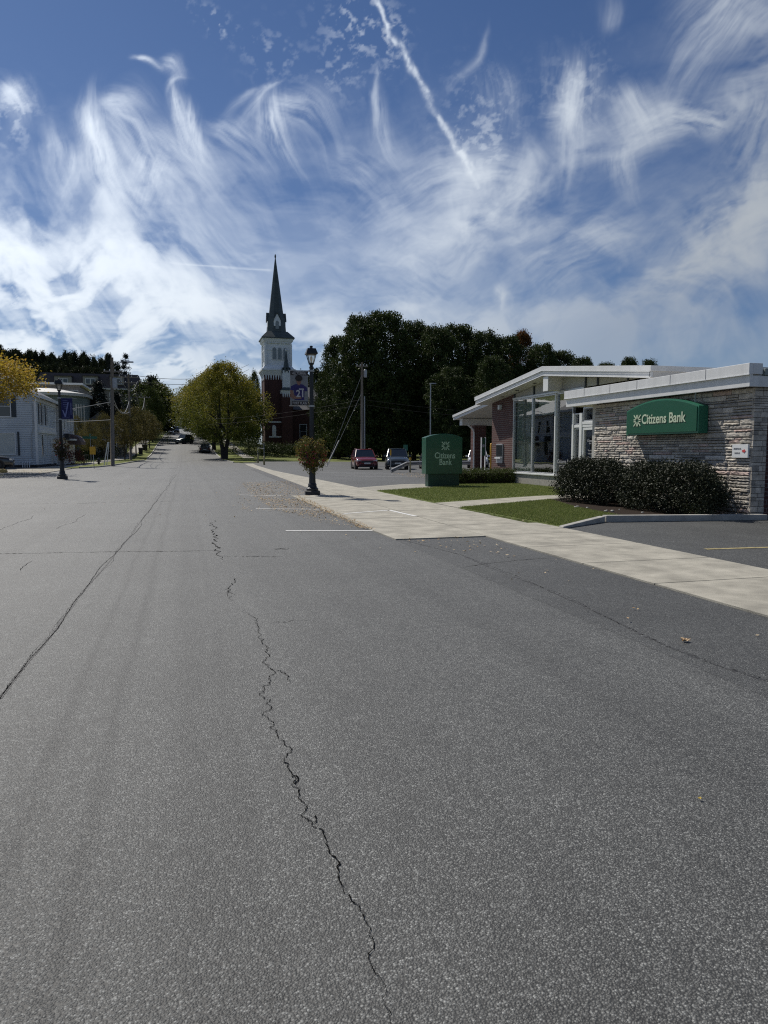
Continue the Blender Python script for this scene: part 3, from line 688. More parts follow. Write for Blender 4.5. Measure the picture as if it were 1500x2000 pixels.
litter('fallen_leaves', [
    (pxy((470, 944), (560, 940), (612, 962), (585, 985), (500, 975)), 2600, .045),
    (pxy((455, 950), (520, 945), (560, 1000), (470, 1000)), 500, .04),
    (pxy((500, 975), (600, 975), (660, 1000), (610, 1010), (540, 1000)), 1300, .042),
    (pxy((560, 1000), (660, 1000), (735, 1036), (680, 1030), (600, 1018)), 420, .035),
    (pxy((575, 967), (700, 1020), (735, 1037), (700, 1032), (600, 985)), 1300, .035),
    (pxy((780, 1055), (900, 1050), (960, 1062), (1100, 1100), (950, 1090)), 60, .045),
    ([(7.1, 13), (8.4, 13.9), (12, 14.2), (11, 20), (7.1, 18.4)], 330, .05),
    ([(7.1, 20), (14, 23), (14.5, 30), (10.8, 28.2), (7.1, 26)], 300, .05),
    ([(-25, 45.8), (-8.3, 45.8), (-8.3, 56), (-25, 56)], 5200, .07),
    ([(12.5, 38), (22, 36), (23, 48), (13.5, 47)], 2600, .06),
    ([(-4, 20), (3.4, 10), (3.4, 45), (-2, 50)], 160, .04),
    ([(3.6, 0), (5.1, 0), (5.1, 11), (3.6, 11)], 25, .03),
], M_fall, 3)
# two single leaves in the road
def lone_leaf(px, py, size, m, label):
    p = PG(px, py, .006); rr = random.Random(int(px)); mb = MB(); n = 14; pts = []
    for k in range(n):
        t = 2*math.pi*k/n; r_ = size*(.55 if k % 2 else 1)*rr.uniform(.8, 1.1); pts.append((p.x+r_*math.cos(t), p.y+r_*math.sin(t)*.8, p.z+.006+.015*rr.random()*size/.04))
    mb.add([(p.x, p.y, p.z+.004)]+pts, [(0, 1+k, 1+(k+1) % n) for k in range(n)])
    tag(mb.build('fallen_leaf', m), label, 'leaf')
lone_leaf(1338, 1254, .055, mat('dry_leaf', (.55, .40, .24), .8, var=.2, vs=30), 'single dry tan maple leaf lying on the asphalt right of centre')
lone_leaf(1367, 1564, .012, mat('yellow_leaf', (.60, .45, .08), .8), 'tiny yellow leaf scrap on the near asphalt')
# grass blades
def blades(name, poly, n, h, m, seed, z=.03):
    r = np.random.default_rng(seed); P_ = np.array(poly); out = []
    mn, mx_ = P_.min(0), P_.max(0)
    while len(out) < n:
        c = r.uniform(mn, mx_); ins = False; j = len(poly)-1
        for i in range(len(poly)):
            if (poly[i][1] > c[1]) != (poly[j][1] > c[1]) and c[0] < (poly[j][0]-poly[i][0])*(c[1]-poly[i][1])/(poly[j][1]-poly[i][1])+poly[i][0]: ins = not ins
            j = i
        if ins: out.append(c)
    c = np.array(out); th = r.random(n)*6.28; hh = h*r.uniform(.5, 1.3, n); w = .007
    dx, dy = np.cos(th)*w, np.sin(th)*w; lx, ly = r.normal(size=n)*h*.5, r.normal(size=n)*h*.5
    z0 = np.full(n, z)
    q = np.stack([np.stack([c[:, 0]-dx, c[:, 1]-dy, z0], 1), np.stack([c[:, 0]+dx, c[:, 1]+dy, z0], 1), np.stack([c[:, 0]+lx, c[:, 1]+ly, z0+hh], 1)], 1)
    o = link_mesh(name, quads_mesh(name, q, r.random(n), m), None); return tag(o, kind='stuff')
M_blade = leafmat('grass_blade', [(.10, .14, .035), (.18, .23, .06), (.32, .32, .13)], .3, .6)
blades('grass', [(7.06, 19.85), (11.3, 21.9), (14.85, 22.8), (14.85, 31.0), (10.7, 31.0), (10.7, 28.6), (7.02, 26.3)], 60000, .045, M_blade, 1)
blades('grass', [(7.3, 12.95), (8.8, 13.95), (9.7, 14.1), (10.1, 17.2), (10.9, 20.0), (7.07, 17.85)], 60000, .045, M_blade, 2)
# ================================================================= text
def text_mesh(name, s, size, m, parent, M4, depth=.01, bold=.0, align='CENTER', sx=1):
    cu = bpy.data.curves.new('txt', 'FONT'); cu.body = s; cu.size = size; cu.extrude = depth/2; cu.offset = bold
    cu.align_x = align; cu.align_y = 'CENTER'; cu.resolution_u = 3
    o = bpy.data.objects.new('txt', cu); COL.objects.link(o)
    me = bpy.data.meshes.new_from_object(o.evaluated_get(bpy.context.evaluated_depsgraph_get()))
    bpy.data.objects.remove(o); me.transform(Matrix.Diagonal((sx, 1, 1, 1))); me.transform(M4)
    if parent is not None: me.transform(Matrix.Translation(-wloc(parent)))
    me.materials.clear(); me.name = name
    return link_mesh(name, me, m, parent)
def frame_mat(face, origin):   # local x = reading direction, y = up, z = out of the face
    o = Vector(origin)
    ax = {'-Y': ((1, 0, 0), (0, 0, 1), (0, -1, 0)), '-X': ((0, -1, 0), (0, 0, 1), (-1, 0, 0)), '+X': ((0, 1, 0), (0, 0, 1), (1, 0, 0))}[face]
    return Matrix(((ax[0][0], ax[1][0], ax[2][0], o.x), (ax[0][1], ax[1][1], ax[2][1], o.y), (ax[0][2], ax[1][2], ax[2][2], o.z), (0, 0, 0, 1)))
def logo_mesh(name, r, m, parent, M4, depth=.01):
    mb = MB()
    def bar(a, b, w):
        a = Vector((a[0]*r, a[1]*r, 0)); b = Vector((b[0]*r, b[1]*r, 0)); d = (b-a).normalized(); s = Vector((-d.y, d.x, 0))*w*r/2
        mb.prism([M4 @ v for v in (a-s, b-s, b+s, a+s)], (M4.to_3x3() @ Vector((0, 0, depth))))
    for k in range(4):
        c, s = round(math.cos(k*math.pi/2)), round(math.sin(k*math.pi/2))
        rt = lambda x, y: (c*x-s*y, s*x+c*y)
        bar(rt(.40, .40), rt(.97, .97), .22)
        bar(rt(.40, .17), rt(1.0, .17), .20); bar(rt(.40, -.17), rt(1.0, -.17), .20)
        bar(rt(.17, .46), rt(.46, .17), .18)
    return mb.build(name, m, parent)
def wray(px, py, X):     # point on plane X
    r = ray(px, py); t = X/r[0]; return Vector((X, r[1]*t, CAMH+r[2]*t))
def wrayY(px, py, Y):
    r = ray(px, py); t = Y/r[1]; return Vector((r[0]*t, Y, CAMH+r[2]*t))
# ================================================================= bank
bank = thing('bank_building', 'single-storey bank with low gabled white roof, glass front, brick and grey ledgestone walls', 'building', (14.9, 27, 0))
XG = 14.9
# main roof: gable across Y, eave to eave
def roof_part(name, pts, x0, x1, m, th):   # pts (y,ztop) polyline
    mb = MB()
    for (ya, za), (yb, zb) in zip(pts[:-1], pts[1:]):
        mb.prism([(x0, ya, za-th), (x0, yb, zb-th), (x0, yb, zb), (x0, ya, za)], (x1-x0, 0, 0))
    return mb
GP = [(34.0, 4.24), (26.95, 4.99), (19.8, 4.22)]
roof = roof_part('roof', [(y, z-.03) for y, z in GP], 14.30, 30, None, .36).build('roof', M_soffit, bank)
mb = roof_part('', GP, 14.18, 14.29, None, .17); mb.box(14.18, 33.97, 4.07, 30, 34.04, 4.24); mb.box(14.18, 19.76, 4.05, 30, 19.82, 4.22)
fa = mb.build('fascia', M_fascia, bank, bevel=.008)
mb = roof_part('', [(y, z-.175) for y, z in GP], 14.22, 14.298, None, .185); mb.box(14.22, 33.92, 3.88, 30, 33.97, 4.06); mb.box(14.22, 19.83, 3.86, 30, 19.88, 4.04)
mb.build('fascia', M_fascia, bank, bevel=.008)
roof_part('', [(y, z-.171) for y, z in GP], 14.165, 14.18, None, .022).build('drip_edge', M_fasciaedge, fa)
roof_part('', [(y, z-.361) for y, z in GP], 14.20, 14.22, None, .022).build('drip_edge', M_fasciaedge, fa)
# recessed soffit lights
for yy in (31.7, 30.1, 28.4):
    mb = MB(); zz = 4.24+(34-yy)*.1064-.395; mb.lathe([(.09, -.012), (.09, .0)], (14.62, yy, zz), 14); mb.build('soffit_light', M_darkbase, bank)
def soff(y): return (4.24+(34-y)*.1064 if y > 26.95 else 4.22+(y-19.8)*.1077)-.40
# brick pier with rotated top cut to the soffit
mb = MB(); mb.prism([(XG, 30.95, 0), (XG, 33.45, 0), (XG, 33.45, soff(33.45)), (XG, 30.95, soff(30.95))], (.35, 0, 0)); mb.build('brick_wall', M_brickY, bank)
mb = MB(); mb.box(XG+.36, 33.1, 0, 29.5, 33.44, 3.85); mb.build('brick_wall', M_brickX, bank)
# room behind the glass
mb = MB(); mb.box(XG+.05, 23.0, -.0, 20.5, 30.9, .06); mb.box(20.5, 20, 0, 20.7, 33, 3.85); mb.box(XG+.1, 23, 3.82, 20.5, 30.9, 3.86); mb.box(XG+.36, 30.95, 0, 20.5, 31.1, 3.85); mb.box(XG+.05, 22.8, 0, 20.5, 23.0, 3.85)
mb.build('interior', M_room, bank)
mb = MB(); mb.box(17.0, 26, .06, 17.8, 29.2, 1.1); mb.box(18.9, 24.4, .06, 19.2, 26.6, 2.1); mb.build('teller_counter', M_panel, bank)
# granite base + sill
mb = MB(); mb.box(XG-.10, 26.2, 0, XG+.25, 28.1, .49); mb.box(XG-.10, 28.115, 0, XG+.25, 30.0, .49); mb.box(XG-.10, 30.015, 0, XG+.25, 30.98, .49); mb.build('granite_base', M_granite, bank)
mb = MB(); mb.box(XG-.17, 26.15, .49, XG+.1, 31.05, .555); mb.build('sill', M_white, bank, bevel=.008)
def yat(px): return wray(px, 850, XG).y
ym = [yat(1004), yat(1041.5), yat(1087), yat(1123), yat(1137.5), yat(1142), 23.45]
# window bays
def bay(y0, y1, z0, z1, tag_='window'):
    mb = MB(); w = .05
    mb.box(XG-.07, y0, z0, XG+.06, y0+w, z1); mb.box(XG-.07, y1-w, z0, XG+.06, y1, z1)
    mb.box(XG-.07, y0+w, z0, XG+.06, y1-w, z0+w); mb.box(XG-.07, y0+w, z1-w, XG+.06, y1-w, z1)
    f = mb.build(tag_, M_alu, bank, bevel=.006)
    mb = MB(); mb.box(XG-.012, y0+w, z0+w, XG, y1-w, z1-w); mb.build('pane', M_glass, f); return f
bay(ym[1]+.005, ym[0], .56, 3.90); bay(ym[2]+.005, ym[1]-.005, .56, 3.90); bay(ym[3]+.07, ym[2]-.1, .12, 3.90)
mb = MB(); mb.box(XG-.12, ym[2]-.09, .56, XG+.1, ym[2], 3.9); mb.box(XG-.12, ym[3]-.06, .1, XG+.08, ym[3]+.06, 3.0); mb.box(XG-.12, yat(1141), .1, XG+.08, yat(1136), 3.0)
mb.build('mullion', M_white, bank, bevel=.01)
# entrance: narrow sidelight, transom bar, door
bay(yat(1136)+.005, ym[3]-.065, .12, 2.42, 'sidelight'); bay(yat(1136)+.005, ym[3]-.065, 2.55, 3.0, 'transom'); bay(23.3, yat(1141)-.005, 2.66, 3.2, 'transom')
mb = MB(); mb.box(XG-.10, 23.2, 2.44, XG+.05, ym[3]-.065, 2.54); mb.box(XG-.11, 23.2, 2.545, XG+.04, yat(1141)-.005, 2.655); mb.build('door_header', M_white, bank, bevel=.01)
yd = yat(1141)-.01
mb = MB(); mb.box(XG-.09, yd-.10, .1, XG+.03, yd, 2.43); mb.box(XG-.09, yd-1.02, .1, XG+.03, yd-.93, 2.43); mb.box(XG-.09, yd-.93, .1, XG+.03, yd-.1, .3); mb.box(XG-.09, yd-.93, 2.33, XG+.03, yd-.1, 2.43)
door = mb.build('door', M_white, bank, bevel=.008)
mb = MB(); mb.box(XG-.03, yd-.93, .3, XG-.02, yd-.1, 2.33); mb.build('pane', M_glass, door)
mb = MB(); mb.tube([(XG-.1, yd-.12, .95), (XG-.17, yd-.12, 1.0), (XG-.17, yd-.12, 1.35), (XG-.1, yd-.12, 1.4)], .015); mb.build('handle', M_black, door)
mb = MB(); mb.box(XG-.045, yd-.32, .98, XG-.035, yd-.15, 1.16); mb.build('door_sticker', M_bwhite, door)
def decal(y, z, s, size=.1):
    text_mesh('door_lettering', s, size, M_bwhite, door, frame_mat('-X', (XG-.04, y, z)), .003)
decal(yd-.5, 1.92, 'Citizens', .13); decal(yd-.5, 1.82, 'Bank', .08)
decal(yd-.5, 1.55, 'Mon-Fri', .09); decal(yd-.5, 1.43, '9:00-5:00', .08); decal(yd-.5, 1.28, 'Sat 9-12', .08); decal(yd-.5, 1.12, 'Welcome', .08)
w3 = text_mesh('window_lettering', 'Citizens Bank', .22, M_bwhite, bank, frame_mat('-X', (XG-.09, yat(1108), 1.10)), .003)
# header + clerestory
mb = MB(); mb.box(XG-.10, yat(1142), 3.905, XG+.08, 30.94, 3.99); mb.build('header', M_alu, bank, bevel=.008)
mb = MB(); ylo = 20.2
ys_ = [30.94, yat(1042), 27.0, 26.5, yat(1142), 22.0, ylo]
for a, b in zip(ys_[:-1], ys_[1:]):
    if abs(a-27.0) < .01: continue
    mb.prism([(XG+.02, a, 3.99), (XG+.02, b, 3.99), (XG+.02, b, soff(b)), (XG+.02, a, soff(a))], (.03, 0, 0))
mb.build('clerestory_panel', M_panel, bank)
mb = MB()
for a in (30.9, yat(1042), yat(1142), 23.9, 22.0):
    mb = MB(); mb.box(XG-.04, a-.03, 3.99, XG+.05, a+.03, soff(a)); mb.build('clerestory_mullion', M_shutter, bank)
mb = MB(); mb.box(14.28, 26.55, 3.99, XG+.3, 26.92, soff(26.92)-.02); mb.build('beam_end', M_soffit, bank, bevel=.01)
mb = MB(); mb.box(14.25, 26.53, 3.97, 14.278, 26.94, soff(26.92)-.04); mb.build('beam_cap', M_white, bank)
# curtains
mb = MB(); n = 90; pts = []
for k in range(n+1):
    y = ym[1]+.1+(ym[0]-ym[1]-.2)*k/n; pts.append((XG+.13+.05*math.sin(k*1.35)+.02*math.sin(k*.5), y))
for (xa, ya), (xb, yb) in zip(pts[:-1], pts[1:]): mb.add([(xa, ya, .6), (xb, yb, .6), (xb, yb, 3.85), (xa, ya, 3.85)], [(0, 1, 2, 3)])
mb.build('curtain', M_curtain, bank, smooth=True)
mb = MB(); mb.box(XG+.2, ym[2]+.1, 3.1, XG+.22, ym[1]-.1, 3.86); mb.build('roller_blind', M_curtain, bank)
# ATM on the brick
a0, a1 = wray(971, 867, XG), wray(983, 905, XG)
mb = MB(); mb.box(XG-.06, a1.y, a1.z, XG+.02, a0.y, a0.z)
atm = mb.build('cash_machine', M_steel, bank, bevel=.01)
mb = MB(); mb.box(XG-.075, a1.y+.05, a0.z-.62, XG-.061, a0.y-.05, a0.z-.06); mb.build('screen', M_pane, atm)
mb = MB(); mb.box(XG-.16, a1.y+.05, a0.z-.72, XG-.061, a0.y-.05, a0.z-.66); mb.build('shelf', M_white, atm)
l0 = wray(979, 796, XG); mb = MB(); mb.box(XG-.16, l0.y-.09, l0.z-.1, XG, l0.y+.09, l0.z+.12); mb.build('wall_light', M_lamp, bank, bevel=.02)
# right wing --------------------------------------------------------------
XW = 12.32; YE = 13.42; YF = 19.9; ZS = 2.96
mb = MB(); mb.box(XW+.05, YE+.05, 0, XW+.3, YF-.02, ZS+.1); mb.build('wall_core', M_mortar, bank)
def stone_mats():
    out = []
    for i, c in enumerate([(.47, .43, .37), (.40, .37, .325), (.31, .29, .26), (.48, .375, .33), (.53, .49, .43)]):
        out.append(mat('ledgestone_%d' % i, c, .85, var=.28, vs=7, bump=.5, bs=55, coord='World', spec=.25))
    return out
SM = stone_mats(); rs = random.Random(11)
mb = MB(); z = 0.02; rough_all = True
while z < ZS-.01:
    h = rs.choice([.055, .075, .075, .10, .10, .13, .15]);
    if z+h > ZS-.04: h = ZS-z
    y = YE
    while y < YF-.01:
        l = rs.uniform(.18, .75)*(1.2 if h > .1 else 1)
        if y+l > YF-.12: l = YF-y
        mb.cur = rs.choice([0, 0, 0, 1, 1, 1, 2, 2, 3, 4, 4])
        sub = [(z, h)] if h < .12 or rs.random() < .6 else [(z, h*.45), (z+h*.45, h*.55)]
        for (zb, hh) in sub:
            p = rs.uniform(.0, .03); nu = max(3, int(l/.05)); nv = 4 if hh > .07 else 3
            y0, y1, zz0, zz1 = y+.006, y+l-.006, zb+.006, zb+hh-.006
            b = len(mb.v)
            for j in range(nv+1):
                for i in range(nu+1):
                    e = (i in (0, nu)) or (j in (0, nv))
                    dx = 0 if e else rs.uniform(.006, .024)+p*.8
                    mb.v.append((XW+.012-dx-(p*.5 if e else 0), y0+(y1-y0)*i/nu+(0 if e else rs.uniform(-.008, .008)), zz0+(zz1-zz0)*j/nv+(0 if e else rs.uniform(-.004, .004))))
            for j in range(nv):
                for i in range(nu):
                    mb.f.append([b+j*(nu+1)+i, b+(j+1)*(nu+1)+i, b+(j+1)*(nu+1)+i+1, b+j*(nu+1)+i+1]); mb.mi.append(mb.cur)
            mb.box(XW+.013, y0, zz0, XW+.055, y1, zz1)
        y += l
    z += h
mb.build('stone_wall', SM, bank)
# end face of the stone wall
mb = MB(); z = .02
while z < ZS-.01:
    h = rs.choice([.055, .075, .10, .13]); h = h if z+h < ZS-.04 else ZS-z; x = XW+.0
    while x < XW+.37:
        l = rs.uniform(.1, .3); l = l if x+l < XW+.30 else XW+.38-x
        mb.cur = rs.choice([0, 1, 1, 2, 4]); q = rs.uniform(0, .012); mb.box(x+.005, YE-.03-q, z+.005, x+l-.005, YE+.05, z+h-.005); x += l
    z += h
mb.build('stone_pier', SM, bank, bevel=.004)
mb = MB(); mb.box(XW+.38, YE+.45, 0, 22, YE+.7, ZS+.1); mb.build('brick_wall', M_brickX, bank)
mb = MB(); mb.box(12.4, YF-.01, 0, 14.8, YF+.25, ZS+.05); mb.build('return_wall', M_panel, bank)
# right wing roof
YA, YB = 13.22, 21.22
mb = MB(); mb.box(12.13, YA+.1, 2.99, 22, YB-.06, 3.40); mb.build('roof', M_soffit, bank)
mb = MB(); mb.box(11.99, YA, 3.23, 12.10, YB, 3.47); mb.box(12.101, YB-.1, 3.23, 22, YB, 3.46); mb.box(12.101, YA, 3.23, 12.35, YA+.09, 3.47)
fb = mb.build('fascia', M_fascia, bank, bevel=.008)
mb = MB(); mb.box(12.04, YA+.03, 2.96, 12.128, YB-.04, 3.229); mb.box(12.13, YB-.055, 2.97, 22, YB-.045, 3.229); mb.box(12.13, YA+.03, 2.96, 20, YA+.095, 3.2)
mb.build('fascia', M_fascia, bank, bevel=.008)
mb = MB(); mb.box(11.975, YA-.01, 3.215, 12.04, YB, 3.229); mb.build('drip_edge', M_fasciaedge, fb)
for yy in (14.6, 15.9, 17.3, 18.6, 20.0): mb = MB(); mb.box(11.984, yy-.004, 3.23, 11.989, yy+.004, 3.47); mb.build('fascia_joint', M_grey, fb)
mb = MB(); mb.box(12.42, YA+.0, 3.21, 20, YA+.10, 3.36); mb.box(12.62, YA-.03, 3.24, 20, YA-.001, 3.40)
mb.build('gutter', M_gutter, bank, bevel=.01)
# canopy over the drive-through
CP = [(47.1, 4.0), (36.2, 5.22)]
roof_part('', [(y, z-.02) for y, z in CP], 18.14, 27, None, .30).build('canopy_roof', M_soffit, bank)
roof_part('', CP, 18.0, 18.13, None, .16).build('fascia', M_fascia, bank)
roof_part('', [(y, z-.165) for y, z in CP], 18.06, 18.135, None, .17).build('fascia', M_fascia, bank)
mb = MB(); mb.box(18.45, 46.3, 3.28, 27, 46.6, 3.74); mb.build('canopy_beam', M_soffit, bank)
mb = MB(); mb.box(18.36, 46.25, 3.28, 18.448, 46.65, 3.74); mb.build('beam_cap', M_white, bank)
for xq in (19.3, 25.8): mb = MB(); mb.box(xq, 46.2, 0, xq+.85, 46.9, 3.28); mb.build('brick_column', M_brickX, bank)
mb = MB(); mb.tube([(18.75, 46.1, 3.3), (19.12, 46.1, 3.0), (19.2, 46.1, 2.8), (19.2, 46.1, .3), (18.95, 46.0, .08)], .055, 8); mb.build('downspout', M_white, bank)
# wall sign -----------------------------------------------------------------
XS = 12.0
p1, p2, p3, p4, p5 = wray(1222, 850, XS), wray(1362, 846, XS), wray(1222, 805, XS), wray(1362, 791, XS), wray(1300, 778, XS)
y0, y1 = p2.y, p1.y; zb_ = (p1.z+p2.z)/2; zs_ = (p3.z+p4.z)/2; zt_ = p5.z
ws = thing('wall_sign', 'green arched sign reading Citizens Bank mounted on the grey stone wall', 'sign', (XS, (y0+y1)/2, zb_))
def arch(y0, y1, zb, zs, zt, n=22):
    c = (y0+y1)/2; w = (y1-y0)/2; pts = [(y0, zb), (y1, zb)]
    for k in range(n+1):
        t = 1-2*k/n; pts.append((c+w*t, zs+(zt-zs)*(1-abs(t)**2.0)))
    return pts
A_ = arch(y0, y1, zb_, zs_, zt_)
mb = MB(); mb.prism([(XS+.02, y, z) for y, z in A_], (.27, 0, 0)); mb.build('cabinet', M_greened, ws)
A2 = arch(y0+.045, y1-.045, zb_+.045, zs_-.02, zt_-.045)
mb = MB(); mb.prism([(XS-.0, y, z) for y, z in A2], (.018, 0, 0)); mb.build('sign_face', M_green, ws)
mb = MB(); mb.tube([(XS+.15, y0+.3, zs_+.1), (XS+.15, y0+.3, ZS)], .02); mb.build('bracket', M_gutter, ws)
cz = wray(1245, 822, XS); logo_mesh('emblem', .155, M_letter, ws, frame_mat('-X', (XS-.004, cz.y, wray(1239, 822, XS).z)), .01)
c1, c2 = wray(1250, 820, XS), wray(1341, 815, XS)
text_mesh('lettering', 'Citizens Bank', .36, M_letter, ws, frame_mat('-X', (XS-.006, (c1.y+c2.y)/2-.02, (c1.z+c2.z)/2)), .012, .006, sx=(c1.y-c2.y)/2.12)
# white notice with arrow
n0, n1 = wray(1431.5, 868, XW-.06), wray(1461, 894, XW-.06)
nt_ = thing('notice_board', 'small white notice with red arrow pointing right near the stone wall corner', 'sign', (XW-.06, (n0.y+n1.y)/2, n1.z))
yc = (n0.y+n1.y)/2; zc = (n0.z+n1.z)/2; hw = (n0.y-n1.y)/2; hh = (n0.z-n1.z)/2
mb = MB(); mb.box(XW-.075, yc-hw, zc-hh, XW-.03, yc+hw, zc+hh); mb.build('panel', M_white, nt_)
mb = MB(); ay = yc-hw*.52
mb.prism([(XW-.078, ay+.05, zc+.022), (XW-.078, ay+.05, zc-.022), (XW-.078, ay, zc-.022), (XW-.078, ay, zc-.05), (XW-.078, ay-.06, zc), (XW-.078, ay, zc+.05), (XW-.078, ay, zc+.022)], (-.004, 0, 0)); mb.build('arrow', M_red, nt_)
text_mesh('lettering', 'ADDITIONAL', .055, M_grey, nt_, frame_mat('-X', (XW-.078, yc+hw*.32, zc+.05)), .004, sx=.72)
text_mesh('lettering', 'PARKING', .055, M_grey, nt_, frame_mat('-X', (XW-.078, yc+hw*.32, zc-.05)), .004, sx=.72)
# ================================================================= monument sign
ms = thing('monument_sign', 'freestanding dark green arched sign reading Citizens Bank on the lawn', 'sign', (10.65, 28.9, 0))
mb = MB(); mb.box(9.95, 28.85, 0, 11.36, 29.25, .56); mb.build('base', M_greendk, ms, bevel=.01)
def archx(x0, x1, zb, zs, zt, n=20):
    c = (x0+x1)/2; w = (x1-x0)/2; return [(x0, zb), (x1, zb)]+[(c+w*(1-2*k/n), zs+(zt-zs)*(1-abs(1-2*k/n)**2)) for k in range(n+1)]
mb = MB(); mb.prism([(x, 28.78, z) for x, z in archx(9.82, 11.46, .56, 2.10, 2.26)], (0, .55, 0)); mb.build('cabinet', M_green, ms, bevel=.008)
logo_mesh('emblem', .175, M_letter2, ms, frame_mat('-Y', (10.69, 28.772, 1.75)), .01)
text_mesh('lettering', 'Citizens', .36, M_letter2, ms, frame_mat('-Y', (10.67, 28.772, 1.33)), .012, .005, sx=.80)
text_mesh('lettering', 'Bank', .36, M_letter2, ms, frame_mat('-Y', (10.69, 28.772, 1.05)), .012, .005, sx=.80)
# small things round the drive-through
dv = thing('menu_sign', 'tall narrow white-framed panel with green top beside the brick column', 'sign', (16.6, 38.4, 0))
mb = MB(); mb.box(16.42, 38.3, 0, 16.46, 38.4, 2.3); mb.box(16.66, 38.3, 0, 16.70, 38.4, 2.3); mb.build('frame', M_white, dv)
mb = MB(); mb.box(16.46, 38.33, 1.25, 16.66, 38.37, 2.28); mb.build('panel', M_green, dv)
mb = MB(); mb.box(16.5, 38.325, 1.75, 16.62, 38.329, 1.9); mb.build('print', M_bwhite, dv)
yp = thing('yellow_post', 'thick yellow safety post beside the brick wall with the cash machine', 'bollard', (15.8, 35.5, 0))
mb = MB(); mb.lathe([(.075, 0), (.075, 1.86), (.06, 1.92), (.02, 1.94)], (15.8, 35.5, 0), 14); mb.build('post', M_yellow, yp, smooth=True)
gr = thing('guard_rail', 'galvanised steel guard rail with its near end bent down to the asphalt', 'guard rail', (14.2, 49, 0))
mb = MB(); mb.cur = 0
path_ = [(14.0, 48.6, .12), (15.2, 48.8, .62), (16.0, 48.85, .66), (18, 48.9, .66), (21.5, 49, .66)]
for a, b in zip(path_[:-1], path_[1:]):
    for dz, dy in ((-.15, 0), (-.075, -.06), (0, 0), (.075, -.06), (.15, 0)):
        pass
    pr = [(-.15, 0), (-.10, -.07), (-.03, -.07), (0, 0), (.03, -.07), (.10, -.07), (.15, 0)]
    for (z0, q0), (z1, q1) in zip(pr[:-1], pr[1:]):
        mb.add([(a[0], a[1]+q0, a[2]+z0), (b[0], b[1]+q0, b[2]+z0), (b[0], b[1]+q1, b[2]+z1), (a[0], a[1]+q1, a[2]+z1)], [(0, 1, 2, 3)])
mb.build('rail', M_steel, gr)
for x, h in ((14.15, .2), (15.5, .7), (17.4, .7), (19.3, .7), (21.2, .7)):
    mb = MB(); mb.box(x-.06, 48.93+.02*(x-14), 0, x+.06, 49.08+.02*(x-14), h); mb.build('rail_post', M_steel, gr)
for x, y, h, lb in ((14.25, 49.6, 1.62, 'slim steel post with yellow top in front of the dark cars'), (15.35, 48.4, 1.05, 'short post with a small yellow cap standing by the guard rail')):
    o = thing('marker_post', lb, 'post', (x, y, 0)); mb = MB(); mb.tube([(x, y, 0), (x, y, h)], .03 if h > 1.2 else .05, 8); mb.build('post', M_bollard if h < 1.2 else M_steel, o)
    mb = MB(); mb.tube([(x, y, h-.42 if h > 1.2 else h-.16), (x, y, h+.01)], .055 if h > 1.2 else .07, 8); mb.build('cap', M_yellow, o)
for px, Y, h, wdt, lb in ((792, 66, 2.1, .42, 'small green parking sign on a post behind the parked cars'),):
    X = wrayY(px, 870, Y).x; o = thing('parking_sign', lb, 'sign', (X, Y, 0)); mb = MB(); mb.tube([(X, Y, 0), (X, Y, h)], .03, 6); mb.build('post', M_steel, o)
    mb = MB(); mb.box(X-wdt/2, Y-.05, h-.55, X+wdt/2, Y-.03, h); mb.build('plate', M_sgreen, o)
# bollards with pipe at the far end of the pavement
for px, py, lb in ((504, 904, 'pale yellow bollard at the far end of the right pavement, the farther one'), (516, 908, 'pale yellow bollard at the far end of the right pavement, the nearer one')):
    p = PG(px, py); o = thing('bollard', lb, 'bollard', p, group='pale yellow bollards at the lot entrance')
    mb = MB(); mb.lathe([(.10, 0), (.10, .88), (.06, .95)], (p.x, p.y, p.z), 12); mb.build('post', M_bollard, o, smooth=True)
    mb = MB(); mb.tube([(p.x, p.y, p.z+.95), (p.x, p.y, p.z+(1.75 if px == 504 else 2.3))], .03, 6); mb.build('pipe', M_steel, o)
    if px == 504:
        mb = MB(); mb.tube([(p.x, p.y, p.z+1.75), (p.x+.55, p.y-2, p.z+1.68)], .025, 6); mb.build('pipe_arm', M_steel, o)
